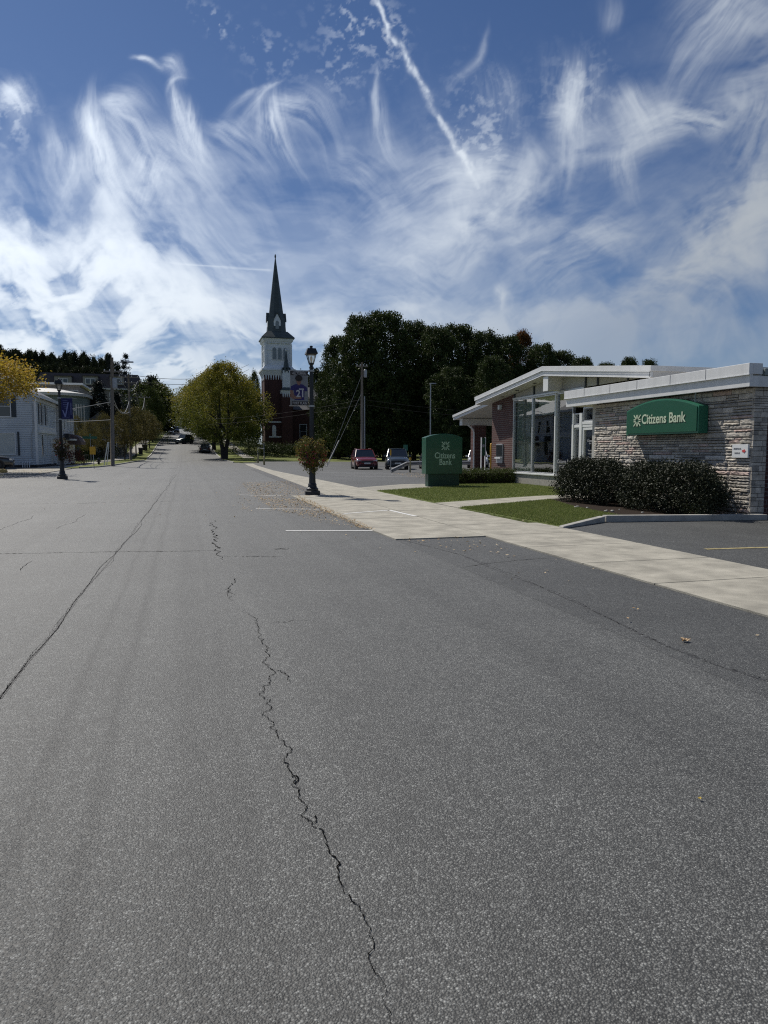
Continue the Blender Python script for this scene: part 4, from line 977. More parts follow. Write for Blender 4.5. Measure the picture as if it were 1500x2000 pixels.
# ================================================================= street lamps, banners, baskets
def make_lamp(name, label):
    t = thing(name, label, 'street lamp')
    mb = MB(); mb.lathe([(.275, 0), (.275, .13), (.25, .15)], n=8, rot=math.pi/8); mb.build('plinth', M_darkbase, t)
    mb = MB(); mb.lathe([(.21, .16), (.21, .22), (.16, .27), (.145, .34), (.155, .36), (.12, .42), (.10, .9), (.088, 1.3), (.10, 1.32), (.10, 1.36), (.082, 1.4), (.074, 2.2), (.068, 3.2), (.060, 4.34), (.078, 4.36), (.078, 4.40), (.058, 4.43), (.058, 4.48)], n=16)
    # shallow flutes
    for k in range(12):
        a = 2*math.pi*k/12; mb.tube([(math.cos(a)*.098, math.sin(a)*.098, .44), (math.cos(a)*.068, math.sin(a)*.068, 2.6), (math.cos(a)*.056, math.sin(a)*.056, 4.32)], .009, 4)
    mb.build('pole', M_black, t, smooth=False)
    mb = MB(); mb.lathe([(.05, 4.46), (.10, 4.50), (.10, 4.54)], n=8, rot=math.pi/8)
    b0, b1 = 4.54, 4.82
    for k in range(4):
        a = math.pi/4+k*math.pi/2; mb.tube([(math.cos(a)*.11, math.sin(a)*.11, b0), (math.cos(a)*.205, math.sin(a)*.205, b1)], .013, 5)
    mb.hexa([(-.155, -.155, b1-.010), (.155, -.155, b1-.010), (.155, .155, b1-.010), (-.155, .155, b1-.010), (-.20, -.20, b1+.02), (.20, -.20, b1+.02), (.20, .20, b1+.02), (-.20, .20, b1+.02)])
    mb.build('lantern_frame', M_black, t)
    mb = MB(); q0, q1 = .070, .138
    mb.hexa([(-q0, -q0, b0), (q0, -q0, b0), (q0, q0, b0), (-q0, q0, b0), (-q1, -q1, b1-.015), (q1, -q1, b1-.015), (q1, q1, b1-.015), (-q1, q1, b1-.015)]); mb.build('lantern_glass', M_lglass, t)
    mb = MB(); mb.lathe([(.03, 4.54), (.03, 4.60), (.045, 4.65), (.04, 4.73), (.015, 4.77)], n=10); mb.build('bulb', M_bulb, t, smooth=True)
    mb = MB(); mb.lathe([(.283, b1+.02), (.275, b1+.045), (.225, b1+.14), (.195, b1+.205), (.10, b1+.215), (.06, b1+.22), (.06, b1+.25), (.075, b1+.265), (.055, b1+.295), (.02, b1+.305)], n=4, rot=math.pi/4); mb.build('lantern_roof', M_black, t)
    return t
LAMPS = []
for (x, y, lb) in ((4.27, 24.75, 'black street lamp with lantern on the right kerb holding athlete banner and basket'), (-6.33, 41.6, 'black street lamp with lantern on the left before the white house')):
    z = Hn(x, y)+.01
    if not LAMPS: l = make_lamp('street_lamp', lb)
    else:
        src = LAMPS[0]; l = src.copy(); COL.objects.link(l); l['label'] = lb
        for ch in list(src.children):
            c = ch.copy(); COL.objects.link(c); c.parent = l
    l.location = (x, y, z); l['group'] = 'black lantern street lamps'; LAMPS.append(l)
LAMPS[1].scale = (1.0, 1.0, 1.04)
mb = MB()
# banner arms belong to each lamp
for l, (x, y, lb) in zip(LAMPS, ((4.27, 24.75, 0), (-6.33, 41.6, 0))):
    s = -1 if x > 0 else 1; zz = Hn(x, y); mb = MB()
    for z in ((zz+3.08), (zz+4.28)) if x > 0 else ((zz+3.18), (zz+4.30)):
        mb = MB(); mb.tube([(x, y, z), (x+s*(.78 if x > 0 else .85), y, z)], .014, 6); mb.tube([(x, y, z-.03), (x, y, z+.03)], .10, 10)
        o = mb.build('banner_arm', M_steel, None); o.parent = l
        o.data.transform(Matrix.Translation(-Vector(l.location)));
        if l.scale.z != 1: o.data.transform(Matrix.Diagonal((1, 1, 1/l.scale.z, 1)))
def poly_plate(mb, pts, y, d=.004): mb.prism([(px_, y, pz) for px_, pz in pts], (0, -d, 0))
def ell(cx, cz, rx, rz, n=20, a0=0, a1=2*math.pi): return [(cx+rx*math.cos(a0+(a1-a0)*k/n), cz+rz*math.sin(a0+(a1-a0)*k/n)) for k in range(n if a1-a0 > 6.2 else n+1)]
bx0, bx1, bz0, bz1 = 4.27-.74, 4.27-.13, 2.94, 4.00; by = 24.70
bn = thing('banner', 'grey banner printed with a purple-jerseyed player, hanging from the right lamp', 'banner', ((bx0+bx1)/2, by, bz0))
mb = MB(); nseg = 10
for k in range(nseg):
    xa, xb = bx0+(bx1-bx0)*k/nseg, bx0+(bx1-bx0)*(k+1)/nseg; mb.box(xa, by, bz0, xb, by+.012, bz1)
mb.build('cloth', M_bgrey, bn)
cx = (bx0+bx1)/2-.01
mb = MB(); poly_plate(mb, [(bx0, bz1-.13)]+[(bx0+(bx1-bx0)*k/12, bz1-.035*math.sin(math.pi*k/12)) for k in range(13)]+[(bx1, bz1-.13)], by-.001); mb.build('title_strip', M_hair, bn); mb = MB(); mb.box(bx0+.05, by-.005, bz0+.0, bx1, by-.001, bz0+.12); mb.build('title_strip', M_hair, bn)
mb = MB(); poly_plate(mb, [(cx-.30, 3.40), (cx-.27, 3.52), (cx-.13, 3.585), (cx-.05, 3.60), (cx+.05, 3.60), (cx+.13, 3.585), (cx+.27, 3.50), (cx+.29, 3.38), (cx+.19, 3.38), (cx+.18, 3.10), (cx-.15, 3.10), (cx-.17, 3.40)], by-.002); mb.build('jersey_print', M_purple, bn)
mb = MB(); poly_plate(mb, ell(cx, 3.70, .085, .12), by-.003); poly_plate(mb, [(cx-.045, 3.56), (cx+.045, 3.56), (cx+.045, 3.64), (cx-.045, 3.64)], by-.0035)
mb.prism([(cx-.30, by-.007, 3.40), (cx-.22, by-.007, 3.40), (cx-.16, by-.007, 3.24), (cx+.08, by-.007, 3.20), (cx+.08, by-.007, 3.14), (cx-.20, by-.007, 3.13), (cx-.30, by-.007, 3.2)], (0, -.002, 0)); mb.build('figure_print', M_skin, bn)
mb = MB(); poly_plate(mb, ell(cx, 3.775, .125, .095), by-.0075); mb.build('hair_print', M_hair, bn)
mb = MB(); mb.box(cx+.0, by-.010, 3.42, cx+.17, by-.0065, 3.46); mb.build('print_bar', M_bwhite, bn)
text_mesh('jersey_number', '21', .30, M_bwhite, bn, frame_mat('-Y', (cx+.05, by-.013, 3.29)), .003, .008)
text_mesh('lettering', 'HILLTOPPERS', .105, M_bwhite, bn, frame_mat('-Y', ((bx0+bx1)/2, by-.007, bz1-.082)), .003, .001, sx=.80)
text_mesh('lettering', 'FORT PLAIN', .115, M_bwhite, bn, frame_mat('-Y', ((bx0+bx1)/2+.02, by-.007, bz0+.06)), .003, .001, sx=.80)
def refit(o, sx, sz, dx, dz):
    for c in o.children: c.data.transform(Matrix.Diagonal((sx, 1, sz, 1)))
    o.location.x += dx; o.location.z += dz
refit(bn, 1.0, 1.094, 0, .16)
# left banner
x0 = -6.33+.12; x1 = x0+.74; z0 = Hn(-6.33, 41.6)+3.02; z1 = z0+1.24; by = 41.55
b2 = thing('banner', 'navy blue banner with a pale tick emblem, hanging from the left lamp', 'banner', ((x0+x1)/2, by, z0))
mb = MB(); mb.box(x0, by, z0, x1, by+.015, z1); mb.build('cloth', M_navy, b2)
mb = MB(); poly_plate(mb, [(x0+.06, z0+.52), (x0+.13, z0+.52), (x0+.24, z0+.26), (x0+.42, z0+1.0), (x0+.50, z0+1.0), (x0+.29, z0+.13), (x0+.20, z0+.13)], by-.001)
mb.box(x0+.06, by-.005, z0+.10, x0+.50, by-.001, z0+.115); mb.box(x0+.485, by-.009, z0+.12, x0+.50, by-.0055, z0+.5)
for k in range(5): mb.box(x0+.10+.02*k, by-.009, z0+1.08-.11*k, x0+.42-.01*k, by-.0055, z0+1.10-.11*k)
mb.build('emblem', M_bprint, b2)
text_mesh('lettering', 'COMMUNITY', .12, M_bprint, b2, frame_mat('-Y', (x0+.635, by-.006, (z0+z1)/2)) @ Matrix.Rotation(R(90), 4, 'Z'), .003, .002)
refit(b2, .76, .88, -.13, .18)
# hanging baskets wrapped round the poles
def basket(name, label, x, y, zc, R_, n, cols, seed, fl):
    r = np.random.default_rng(seed); t = thing(name, label, 'flower basket', (x, y, zc-.3))
    t['group'] = 'flower baskets on the lamp posts'
    p, cr = crown_pts(r, R_, -.42, .40, n//14, 14, .055, [(0, .22), (.25, .55), (.5, .95), (.75, 1.0), (1, .5)], .12, .55)
    p += np.array([x, y, zc])-np.array(t.location)
    q = leaf_quads(p, .055, r); o = link_mesh('foliage', quads_mesh('foliage', q, .5*r.random(len(p))+.5*cr, leafmat('basket_leaf_%s' % seed, cols, .3)), None, t)
    d = r.normal(size=(fl, 3)); d /= np.linalg.norm(d, axis=1)[:, None]; d *= np.array([R_, R_, .42])*1.0*r.uniform(.85, 1.08, (fl, 1))
    d += np.array([x, y, zc])-np.array(t.location)
    q = leaf_quads(d, .05, r, asp=.9); link_mesh('flowers', quads_mesh('flowers', q, r.random(fl), leafmat('basket_flower_%s' % seed, [(.40, .02, .03), (.45, .06, .10), (.30, .03, .12)], .35)), None, t)['kind'] = 'stuff'
    # trailing stems
    mb = MB(); rr = random.Random(seed)
    for k in range(12):
        a = rr.uniform(0, 6.28); s = R_*rr.uniform(.45, .7); L_ = rr.uniform(.02, .16)
        mb.tube([(x+math.cos(a)*s, y+math.sin(a)*s, zc-.15), (x+math.cos(a)*s*1.1, y+math.sin(a)*s*1.1, zc-.3-L_*.4), (x+math.cos(a)*s*1.05, y+math.sin(a)*s*1.05, zc-.35-L_)], .006, 4)
    mb.build('stems', M_bark, t)
    mb = MB(); mb.lathe([(R_*.25, -.32), (R_*.55, -.12), (R_*.58, .05)], (x, y, zc), 16); mb.build('basket', M_darkbase, t)
basket('flower_basket', 'round basket of green leaves and red flowers wrapped round the right lamp post', 4.27, 24.75, 1.41, .52, 6200, [(.035, .05, .014), (.09, .10, .025), (.20, .17, .04), (.20, .11, .05)], 21, 260)
basket('flower_basket', 'dark drying flower basket with brown stems on the left lamp post', -6.33, 41.6, 1.62, .40, 2600, [(.022, .03, .012), (.05, .045, .02), (.10, .05, .02)], 22, 45)
# ================================================================= cars
def make_car(name, label, L_, W_, H_, paint, kind='suv', group=None):
    t = thing(name, label, 'car', group=group); hl = L_/2; hw = W_/2; belt = H_*.60
    suv = kind == 'suv'
    hood = H_*(.60 if suv else .56)
    st = [(-hl, .38, belt*.80, .86), (-hl+.10, .26, belt*.98, .95), (-hl*.72, .22, belt*1.0, 1.0), (-hl*.2, .2, belt, 1.0), (hl*.28, .2, belt*.99, 1.0), (hl*.42, .2, hood, .99), (hl*.80, .22, hood*.93, .97), (hl-.12, .25, hood*.80, .92), (hl, .36, hood*.62, .80)]
    mb = MB(); nr = 0
    for i, (x, zb, zt, w) in enumerate(st):
        w = hw*w; ring = [(w*.88, zb), (w*.98, zb+.10), (w, zb+(zt-zb)*.45), (w*.985, zb+(zt-zb)*.82), (w*.93, zt), (w*.55, zt+.03), (0, zt+.045)]
        ring = ring+[(-a, b) for a, b in reversed(ring[:-1])]; nr = len(ring)
        mb.v += [(x, a, b) for a, b in ring]
    for i in range(len(st)-1):
        for k in range(nr): mb.f.append([i*nr+k, i*nr+(k+1) % nr, (i+1)*nr+(k+1) % nr, (i+1)*nr+k]); mb.mi.append(0)
    mb.f.append(list(range(nr))); mb.mi.append(0); mb.f.append(list(range((len(st)-1)*nr+nr-1, (len(st)-1)*nr-1, -1))); mb.mi.append(0)
    o = mb.build('body', paint, t, smooth=True); m = o.modifiers.new('s', 'SUBSURF'); m.levels = m.render_levels = 2
    # greenhouse
    if suv: g_ = [(-hl*.97, belt*.97, belt*.99), (-hl*.86, belt*.97, H_*.93), (-hl*.5, belt*.97, H_*.985), (hl*.0, belt*.97, H_*.985), (hl*.16, belt*.97, H_*.95), (hl*.46, belt*.97, belt*1.0)]
    else: g_ = [(-hl*.80, belt*.97, belt*1.0), (-hl*.48, belt*.97, H_*.95), (-hl*.2, belt*.97, H_*.99), (hl*.05, belt*.97, H_*.98), (hl*.14, belt*.97, H_*.95), (hl*.48, belt*.97, belt*1.0)]
    mb = MB()
    for (x, zb, zt) in g_:
        f = (zt-zb)/(H_-zb); w0 = hw*.90; w1 = hw*(.90-.18*f)
        for a, b in [(w0, zb), (w1, zt-.03*f), (w1-.06, zt), (-w1+.06, zt), (-w1, zt-.03*f), (-w0, zb)]: mb.v.append((x, a, b))
    for i in range(len(g_)-1):
        for k in range(5): mb.f.append([i*6+k, i*6+k+1, (i+1)*6+k+1, (i+1)*6+k]); mb.mi.append(0)
    mb.build('windows', M_carglass, t, smooth=False)
    # roof and pillars in paint
    mb = MB(); top = [q for q in g_ if q[2] > H_*.9]
    for i, (x, zb, zt) in enumerate(top):
        f = (zt-zb)/(H_-zb); w1 = hw*(.90-.18*f)
        for a, b in [(w1+.01, zt-.055), (w1-.05, zt+.012), (0, zt+.03), (-w1+.05, zt+.012), (-w1-.01, zt-.055)]: mb.v.append((x, a, b))
    for i in range(len(top)-1):
        for k in range(4): mb.f.append([i*5+k, i*5+k+1, (i+1)*5+k+1, (i+1)*5+k]); mb.mi.append(0)
    mb.build('roof', paint, t, smooth=True)
    mb = MB()
    for s in (-1, 1):
        w0 = hw*.905*s; w1 = hw*.725*s
        xa = g_[-1][0]; xb = g_[-2][0]; mb.tube([(xa, w0, belt), (xb, w1*1.01, H_*.95)], .035, 5)
        xr = g_[0][0]; xc = g_[1][0]; mb.tube([(xr, w0, belt), (xc, w1*1.01, g_[1][2]-.02)], .05, 5)
        for xm in (-hl*.12, -hl*.52) if suv else (-hl*.1,): mb.tube([(xm, w0*1.0, belt), (xm-.03, w1*1.015, H_*.97)], .035, 5)
        if suv: mb.tube([(-hl*.8, w1*.9, H_+.03), (hl*.05, w1*.9, H_+.03)], .018, 5)
    mb.build('pillar', paint, t)
    wr = .345 if suv else .32
    for sx_ in (-1, 1):
        for sy in (-1, 1):
            cx_ = sx_*hl*.60; cy = sy*(hw-.10)
            mb = MB(); prof = [(wr*.62, -.11), (wr*.95, -.11), (wr, -.08), (wr, .08), (wr*.95, .11), (wr*.62, .11)]
            b = 0; n = 20
            for r_, q in prof:
                for k in range(n): a = 2*math.pi*k/n; mb.v.append((cx_+r_*math.cos(a), cy+q, wr+r_*math.sin(a)))
            for i in range(len(prof)-1):
                for k in range(n): mb.f.append([i*n+k, i*n+(k+1) % n, (i+1)*n+(k+1) % n, (i+1)*n+k]); mb.mi.append(0)
            wh = mb.build('wheel', M_tyre, t)
            mb = MB()
            for k in range(n): a = 2*math.pi*k/n; mb.v.append((cx_+wr*.62*math.cos(a), cy+sy*.085, wr+wr*.62*math.sin(a)))
            mb.v.append((cx_, cy+sy*.105, wr))
            for k in range(n):
                if k % 4 != 1: mb.f.append([k, (k+1) % n, n]); mb.mi.append(0)
            mb.build('rim', M_rim, wh)
            mb = MB(); mb.tube([(cx_, sy*(hw-.24), wr), (cx_, sy*(hw+.004), wr)], wr+.07, 20); 
            mb.build('wheel_arch', M_darkbase, t)
    # cut feel: sill
    mb = MB(); mb.box(-hl*.4, -hw*.99, .17, hl*.4, hw*.99, .30); mb.box(hl*.88, -hw*.72, .2, hl*.985, hw*.72, .36); mb.box(-hl*.97, -hw*.8, .22, -hl*.88, hw*.8, .40); mb.build('sill', M_darkbase, t)
    zf = hood*.66
    mb = MB(); mb.box(hl*.955, -hw*.52, zf-.12, hl*1.002, hw*.52, zf+.05); mb.box(hl*.97, -hw*.6, .36, hl*1.0, hw*.6, .47); mb.build('grille', M_darkbase, t, bevel=.01)
    mb = MB(); mb.box(hl*1.003, -.26, .46, hl*1.008, .26, .58); mb.build('number_plate', M_plate, t)
    mb = MB(); mb.box(-hl*1.006, -.26, belt*.58, -hl*.985, .26, belt*.58+.13); mb.build('number_plate', M_plate, t)
    for s in (-1, 1):
        mb = MB(); mb.prism([(hl*.90, s*hw*.55, zf-.02), (hl*.90, s*hw*.93, zf+.02), (hl*.90, s*hw*.93, zf+.14), (hl*.90, s*hw*.55, zf+.10)], (hl*.07, -s*hw*.06, -.01)); mb.build('headlight', M_lamp, t)
        mb = MB(); mb.box(-hl*1.0, min(s*hw*.66, s*hw*.9), belt*.66, -hl*.95, max(s*hw*.66, s*hw*.9), belt*.92); mb.build('tail_light', M_tail, t)
        mb = MB(); mb.box(hl*.30, min(s*hw*.97, s*(hw*.97+.20)), belt*.99, hl*.30+.10, max(s*hw*.97, s*(hw*.97+.20)), belt*.99+.15); mb.build('mirror', paint, t, bevel=.03)
        mb = MB(); mb.box(-hl*.30, s*hw*1.0-.01, belt*.80, -hl*.24, s*hw*1.0+.01, belt*.83); mb.box(hl*.12, s*hw*1.0-.01, belt*.80, hl*.18, s*hw*1.0+.01, belt*.83); mb.build('door_handle', M_darkbase, t)
    return t
def place(o, x, y, rot, z=None): o.location = (x, y, Hn(x, y) if z is None else z); o.rotation_euler = (0, 0, R(rot))
def slope_pitch(o, x, y):
    s = (Hn(x, y+2)-Hn(x, y-2))/4; o.rotation_mode = 'XYZ'
    o.rotation_euler = (Matrix.Rotation(math.atan(s), 3, 'X') @ Matrix.Rotation(o.rotation_euler[2], 3, 'Z')).to_euler()
CG = 'cars parked nose-out in the bank lot'
c = make_car('parked_car', 'dark red SUV parked beside the utility pole in the lot', 4.6, 1.86, 1.69, car_paint('paint_red', (.17, .012, .018)), 'suv', CG); place(c, 14.55, 58.8, -97)
c = make_car('parked_car', 'dark blue-grey SUV parked just right of the red one', 4.7, 1.9, 1.74, car_paint('paint_slate', (.03, .045, .06)), 'suv', CG); place(c, 17.15, 57.8, -104)
c = make_car('parked_car', 'dark grey car half hidden behind the green monument sign', 4.6, 1.82, 1.5, car_paint('paint_grey', (.05, .055, .06)), 'sedan', CG); place(c, 20.1, 57.5, -104)
c = make_car('parked_car', 'white car half hidden behind the brick column', 4.7, 1.86, 1.66, car_paint('paint_white', (.62, .63, .64)), 'suv', CG); place(c, 25.6, 60.5, -112)
c = make_car('moving_car', 'dark green boxy SUV turning across the street', 4.3, 1.8, 1.86, car_paint('paint_green', (.008, .03, .025)), 'suv'); p = PG(360, 866.5); place(c, p.x, p.y, -128); slope_pitch(c, p.x, p.y)
c = make_car('parked_car', 'black car parked at the right kerb near the large tree, seen from behind', 4.5, 1.8, 1.46, car_paint('paint_black', (.010, .011, .013)), 'sedan'); p = PG(399.5, 883); place(c, p.x, p.y, 90); slope_pitch(c, p.x, p.y)
c = make_car('parked_car', 'silver-white SUV far up the street on the left side', 4.9, 1.95, 1.8, car_paint('paint_silver', (.45, .47, .48)), 'suv'); p = PG(333, 848.5); place(c, p.x, p.y, -90); slope_pitch(c, p.x, p.y)
c = make_car('parked_car', 'dark SUV parked behind the silver one far up the street', 4.9, 1.95, 1.95, car_paint('paint_char', (.02, .02, .022)), 'suv'); p = PG(344, 846); place(c, p.x, p.y, -90); slope_pitch(c, p.x, p.y)
c = make_car('parked_car', 'small dark car far up the street at the right kerb', 4.4, 1.8, 1.45, car_paint('paint_blue', (.03, .035, .05)), 'sedan'); p = PG(390, 852); place(c, p.x, p.y, -90); slope_pitch(c, p.x, p.y)
c = make_car('parked_car', 'pale car waiting at the crest of the street', 4.6, 1.85, 1.6, car_paint('paint_pale', (.55, .56, .57)), 'suv'); p = PG(366, 843); place(c, p.x, p.y, -90)
c = make_car('parked_car', 'black car at the left edge in front of the white house', 4.8, 1.9, 1.7, car_paint('paint_ink', (.012, .013, .016)), 'suv'); place(c, -14.55, 58.2, 8)
# ================================================================= poles & wires
def wood_pole(name, label, x, y, h, r0=.15, lean=0, arms=(), extra=None, group=None):
    z = Hn(x, y); t = thing(name, label, 'utility pole', (x, y, z), group)
    mb = MB(); mb.tube([(x, y, z-.3), (x+lean*.5, y, z+h*.5), (x+lean, y, z+h)], [r0, r0*.88, r0*.68], 10); mb.build('pole', M_wood, t, smooth=True)
    for az_, hz_, w in arms:
        mb = MB(); mb.box(x+lean-w/2, y-.06, z+hz_-.06, x+lean+w/2, y+.06, z+hz_+.06); a = mb.build('cross_arm', M_wood, t)
        mb = MB()
        for k in range(4): mb.lathe([(.03, .06), (.05, .10), (.03, .2)], (x+lean-w/2+.1+k*(w-.2)/3, y, z+hz_), 6)
        mb.build('insulator', M_white, a)
    return t, Vector((x+lean, y, z+h))
PA = PG(220, 911)
poleA, topA = wood_pole('utility_pole', 'tall wooden utility pole on the left verge near the hydrant', PA.x, PA.y, 10.2, .19, .25, [(0, 8.9, 1.6)])
mb = MB(); mb.lathe([(.22, 7.3), (.24, 7.4), (.24, 8.2), (.2, 8.3)], (PA.x+.42, PA.y, PA.z), 12); mb.build('transformer', M_steel, poleA)
mb = MB(); mb.tube([(topA.x, topA.y, topA.z-1.0), (topA.x+.9, topA.y, topA.z-.3), (topA.x+1.5, topA.y, topA.z-.35)], .04, 6); mb.build('light_arm', M_steel, poleA)
mb = MB(); mb.box(topA.x+1.3, topA.y-.12, topA.z-.45, topA.x+1.9, topA.y+.12, topA.z-.30); mb.build('light_head', M_lamp, poleA, bevel=.03)
for a, b in (((208, 911), (213.5, 868)), ((210.5, 911), (216, 866))):
    pass
gw = thing('pole_guard', 'pale guy wire guards leaning beside the left utility pole', 'guy guard', (PA.x-.7, PA.y-.2, PA.z))
mb = MB(); mb.tube([(PA.x-.75, PA.y-.3, PA.z), (PA.x-.35, PA.y-.1, PA.z+2.3)], .05, 6); mb.tube([(PA.x-.5, PA.y-.3, PA.z), (PA.x-.25, PA.y-.1, PA.z+2.3)], .04, 6); mb.build('guard', M_white, gw)
ZB = 98; XB = ZB*math.tan(R(15.5)+math.atan((257-750)/F))
poleB, topB = wood_pole('utility_pole', 'wooden utility pole with two wide cross arms behind the brown street trees', XB, ZB, 11.0, .16, 0, [(0, 10.6, 2.4), (0, 9.9, 2.4)])
XC = 140*math.tan(R(15.5)+math.atan((287-750)/F))
poleC, topC = wood_pole('utility_pole', 'distant utility pole farthest up the left side of the street', XC, 140, 9.5, .15, 0, [(0, 9.0, 2.0)])
YD = 71; XD = YD*math.tan(R(15.5)+math.atan((707.5-750)/F))
poleD, topD = wood_pole('utility_pole', 'grey utility pole with guy wires behind the red SUV', XD, YD, 10.4, .15, 0, [(0, 10.0, 1.2)])
mb = MB(); mb.tube([(XD+.26, YD, 0), (XD+.26, YD, 7.0)], .06, 8); mb.build('conduit', M_steel, poleD)
mb = MB(); mb.lathe([(.16, 8.9), (.17, 9.0), (.17, 9.6), (.1, 9.7)], (XD+.35, YD, 0), 10); mb.build('transformer', M_steel, poleD)
ga = PG(637, 912)
mb = MB(); mb.tube([(XD, YD, 9.2), (ga.x, ga.y, 0)], .012, 5); mb.tube([(XD, YD, 7.4), (ga.x+.1, ga.y, 0)], .012, 5)
mb.tube([(ga.x, ga.y, 0), Vector((ga.x, ga.y, 0)).lerp(Vector((XD, YD, 7.4)), .34)], .035, 6); mb.build('guy_wire', M_wirel, poleD)
YL = 84; XL = YL*math.tan(R(15.5)+math.atan((840-750)/F))
lp = thing('lot_light_pole', 'slim steel lot light pole rising behind the green monument sign', 'light pole', (XL, YL, 0))
mb = MB(); mb.tube([(XL, YL, 0), (XL, YL, 9.7)], [.09, .07], 8); mb.build('pole', M_steel, lp)
mb = MB(); mb.box(XL-.1, YL-.1, 9.68, XL+.7, YL+.1, 9.80); mb.build('light_head', M_steel, lp)
def wire(name, label, a, b, sag, r=.018, m=None, n=14):
    a, b = Vector(a), Vector(b); pts = []
    for k in range(n+1):
        t = k/n; p = a.lerp(b, t); p.z -= 4*sag*t*(1-t); pts.append(tuple(p))
    mb = MB(); mb.tube(pts, r, 4); return tag(mb.build(name, m or M_wire), label, 'cable')
wire('overhead_cable', 'pale sagging cable from the left utility pole over the white house corner', (PA.x+.2, PA.y, PA.z+6.1), (-34, 66, 5.6), 1.6, .03, M_wirel)
wire('overhead_cable', 'lowest cable crossing in front of the brown trees left of the utility pole', (PA.x+.1, PA.y, PA.z+4.4), (-22, 74, 4.3), .25, .025, M_wirel)
wire('overhead_cable', 'cable from the left pole top back to the cross arms of the next pole', topA-Vector((0, 0, .3)), topB-Vector((.8, 0, .3)), 1.2, .02)
wire('overhead_cable', 'second cable from the left pole to the right end of the cross arm', topA-Vector((-.5, 0, 1.2)), topB-Vector((-1.0, 0, 1.0)), 1.5, .02, M_wirel)
wire('overhead_cable', 'drooping pale cable between the two left poles at mid height', (PA.x+.2, PA.y, PA.z+6.6), topB-Vector((0, 0, 3.4)), 1.6, .03, M_wirel)
wire('overhead_cable', 'thick low cable between the two left poles above the brown trees', (PA.x+.2, PA.y, PA.z+6.0), topB-Vector((0, 0, 4.8)), .5, .035, M_wirel)
wire('overhead_cable', 'upper cable crossing the sky to the right of the left poles', topB+Vector((1.1, 0, -.2)), (13, 150, 19.0), 1.4, .03)
wire('overhead_cable', 'lower cable crossing the sky to the right of the left poles', topB+Vector((1.1, 0, -.9)), (13, 150, 18.0), 1.4, .03)
wire('overhead_cable', 'cable from the cross-arm pole to the distant pole', topB-Vector((-.9, 0, 2.4)), topC-Vector((0, 0, .5)), 2.2, .03, M_wirel)
wire('overhead_cable', 'upper cable running left from the grey utility pole before the maples', (XD, YD, 6.7), (3, 96, 5.6), .4, .010)
wire('overhead_cable', 'lower cable running left from the grey utility pole before the maples', (XD, YD, 6.2), (3, 96, 4.9), .3, .010)
wire('overhead_cable', 'upper cable running right from the grey utility pole towards the bank roof', (XD, YD, 6.7), (42, 66, 5.2), .5, .012)
wire('overhead_cable', 'lower cable running right from the grey utility pole towards the bank roof', (XD, YD, 6.2), (42, 66, 4.6), .5, .012)
# ================================================================= houses on the left
def window(face, pl, u, z, w, h, parent, pane=M_pane, frame=M_white, fr=.07, sash=True, shut=None, sw=.35, name='window'):
    mb = MB(); a, b = u-w/2, u+w/2
    fbox(mb, face, pl, a-fr, a, z-fr, z+h+fr, -.02, .07); fbox(mb, face, pl, b, b+fr, z-fr, z+h+fr, -.02, .07)
    fbox(mb, face, pl, a, b, z-fr, z, -.02, .09); fbox(mb, face, pl, a, b, z+h, z+h+fr, -.02, .07)
    if sash: fbox(mb, face, pl, a, b, z+h*.5-.02, z+h*.5+.02, .022, .05)
    f = mb.build(name, frame, parent)
    mb = MB(); fbox(mb, face, pl, a, b, z, z+h, .005, .02); mb.build('pane', pane, f)
    if shut:
        for q in (-1, 1):
            mb = MB(); c = u+q*(w/2+fr+sw/2+.02); fbox(mb, face, pl, c-sw/2, c+sw/2, z-fr, z+h+fr, .0, .05); mb.build('shutter', shut, parent)
    return f
hx = -11.75; hy = 65.2; hz0 = .1
wh = thing('white_house', 'two-storey white clapboard house with dark windows behind the left street lamp', 'house', (-15.2, 70, hz0))
mb = MB(); mb.box(-18.9, hy, hz0+.25, hx, 74.2, 6.15); mb.prism([(-18.9, hy, 6.15), (hx, hy, 6.15), (-15.3, hy, 8.1)], (0, 9.0, 0)); mb.build('wall', M_clap, wh)
mb = MB(); mb.box(-18.88, hy+.04, hz0-.2, hx-.03, 74.1, hz0+.25); mb.build('foundation', M_darkbase, wh)
mb = MB()
mb.prism([(hx+.40, hy-.35, 5.90), (-15.3, hy-.35, 8.10), (-15.3, hy-.35, 8.28), (hx+.40, hy-.35, 6.08)], (0, 9.8, 0)); mb.prism([(-19.3, hy-.35, 5.90), (-15.3, hy-.35, 8.10), (-15.3, hy-.35, 8.28), (-19.3, hy-.35, 6.08)], (0, 9.8, 0)); mb.build('roof', M_slate, wh)
mb = MB(); mb.prism([(hx+.42, hy-.40, 5.80), (-15.3, hy-.40, 7.98), (-15.3, hy-.40, 8.26), (hx+.42, hy-.40, 6.06)], (0, .045, 0)); mb.box(hx+.01, hy-.3, 5.60, hx+.12, 74.2, 5.92); mb.box(hx+.40, hy-.35, 5.86, hx+.50, 74.4, 6.10)
mb.build('eave_trim', M_white, wh)
mb = MB(); mb.box(hx-.14, hy-.03, .4, hx+.03, hy+.12, 5.6); mb.build('corner_board', M_white, wh)
mb = MB(); mb.tube([(hx-.25, hy-.06, 5.4), (hx-.25, hy-.06, 3.4), (hx-.42, hy-.06, 2.8), (hx-.42, hy-.06, .9)], .035, 6); mb.build('service_pipe', M_steel, wh)
window('-Y', hy, -14.12, 4.35, .90, 1.62, wh, shut=M_shutter)
window('-Y', hy, -14.35, 1.25, 1.85, 1.7, wh, pane=M_curtain, sash=False)
mb = MB(); mb.box(-13.22, hy-.06, 1.15, -13.08, hy, 3.1); mb.build('shutter', M_shutter, wh)
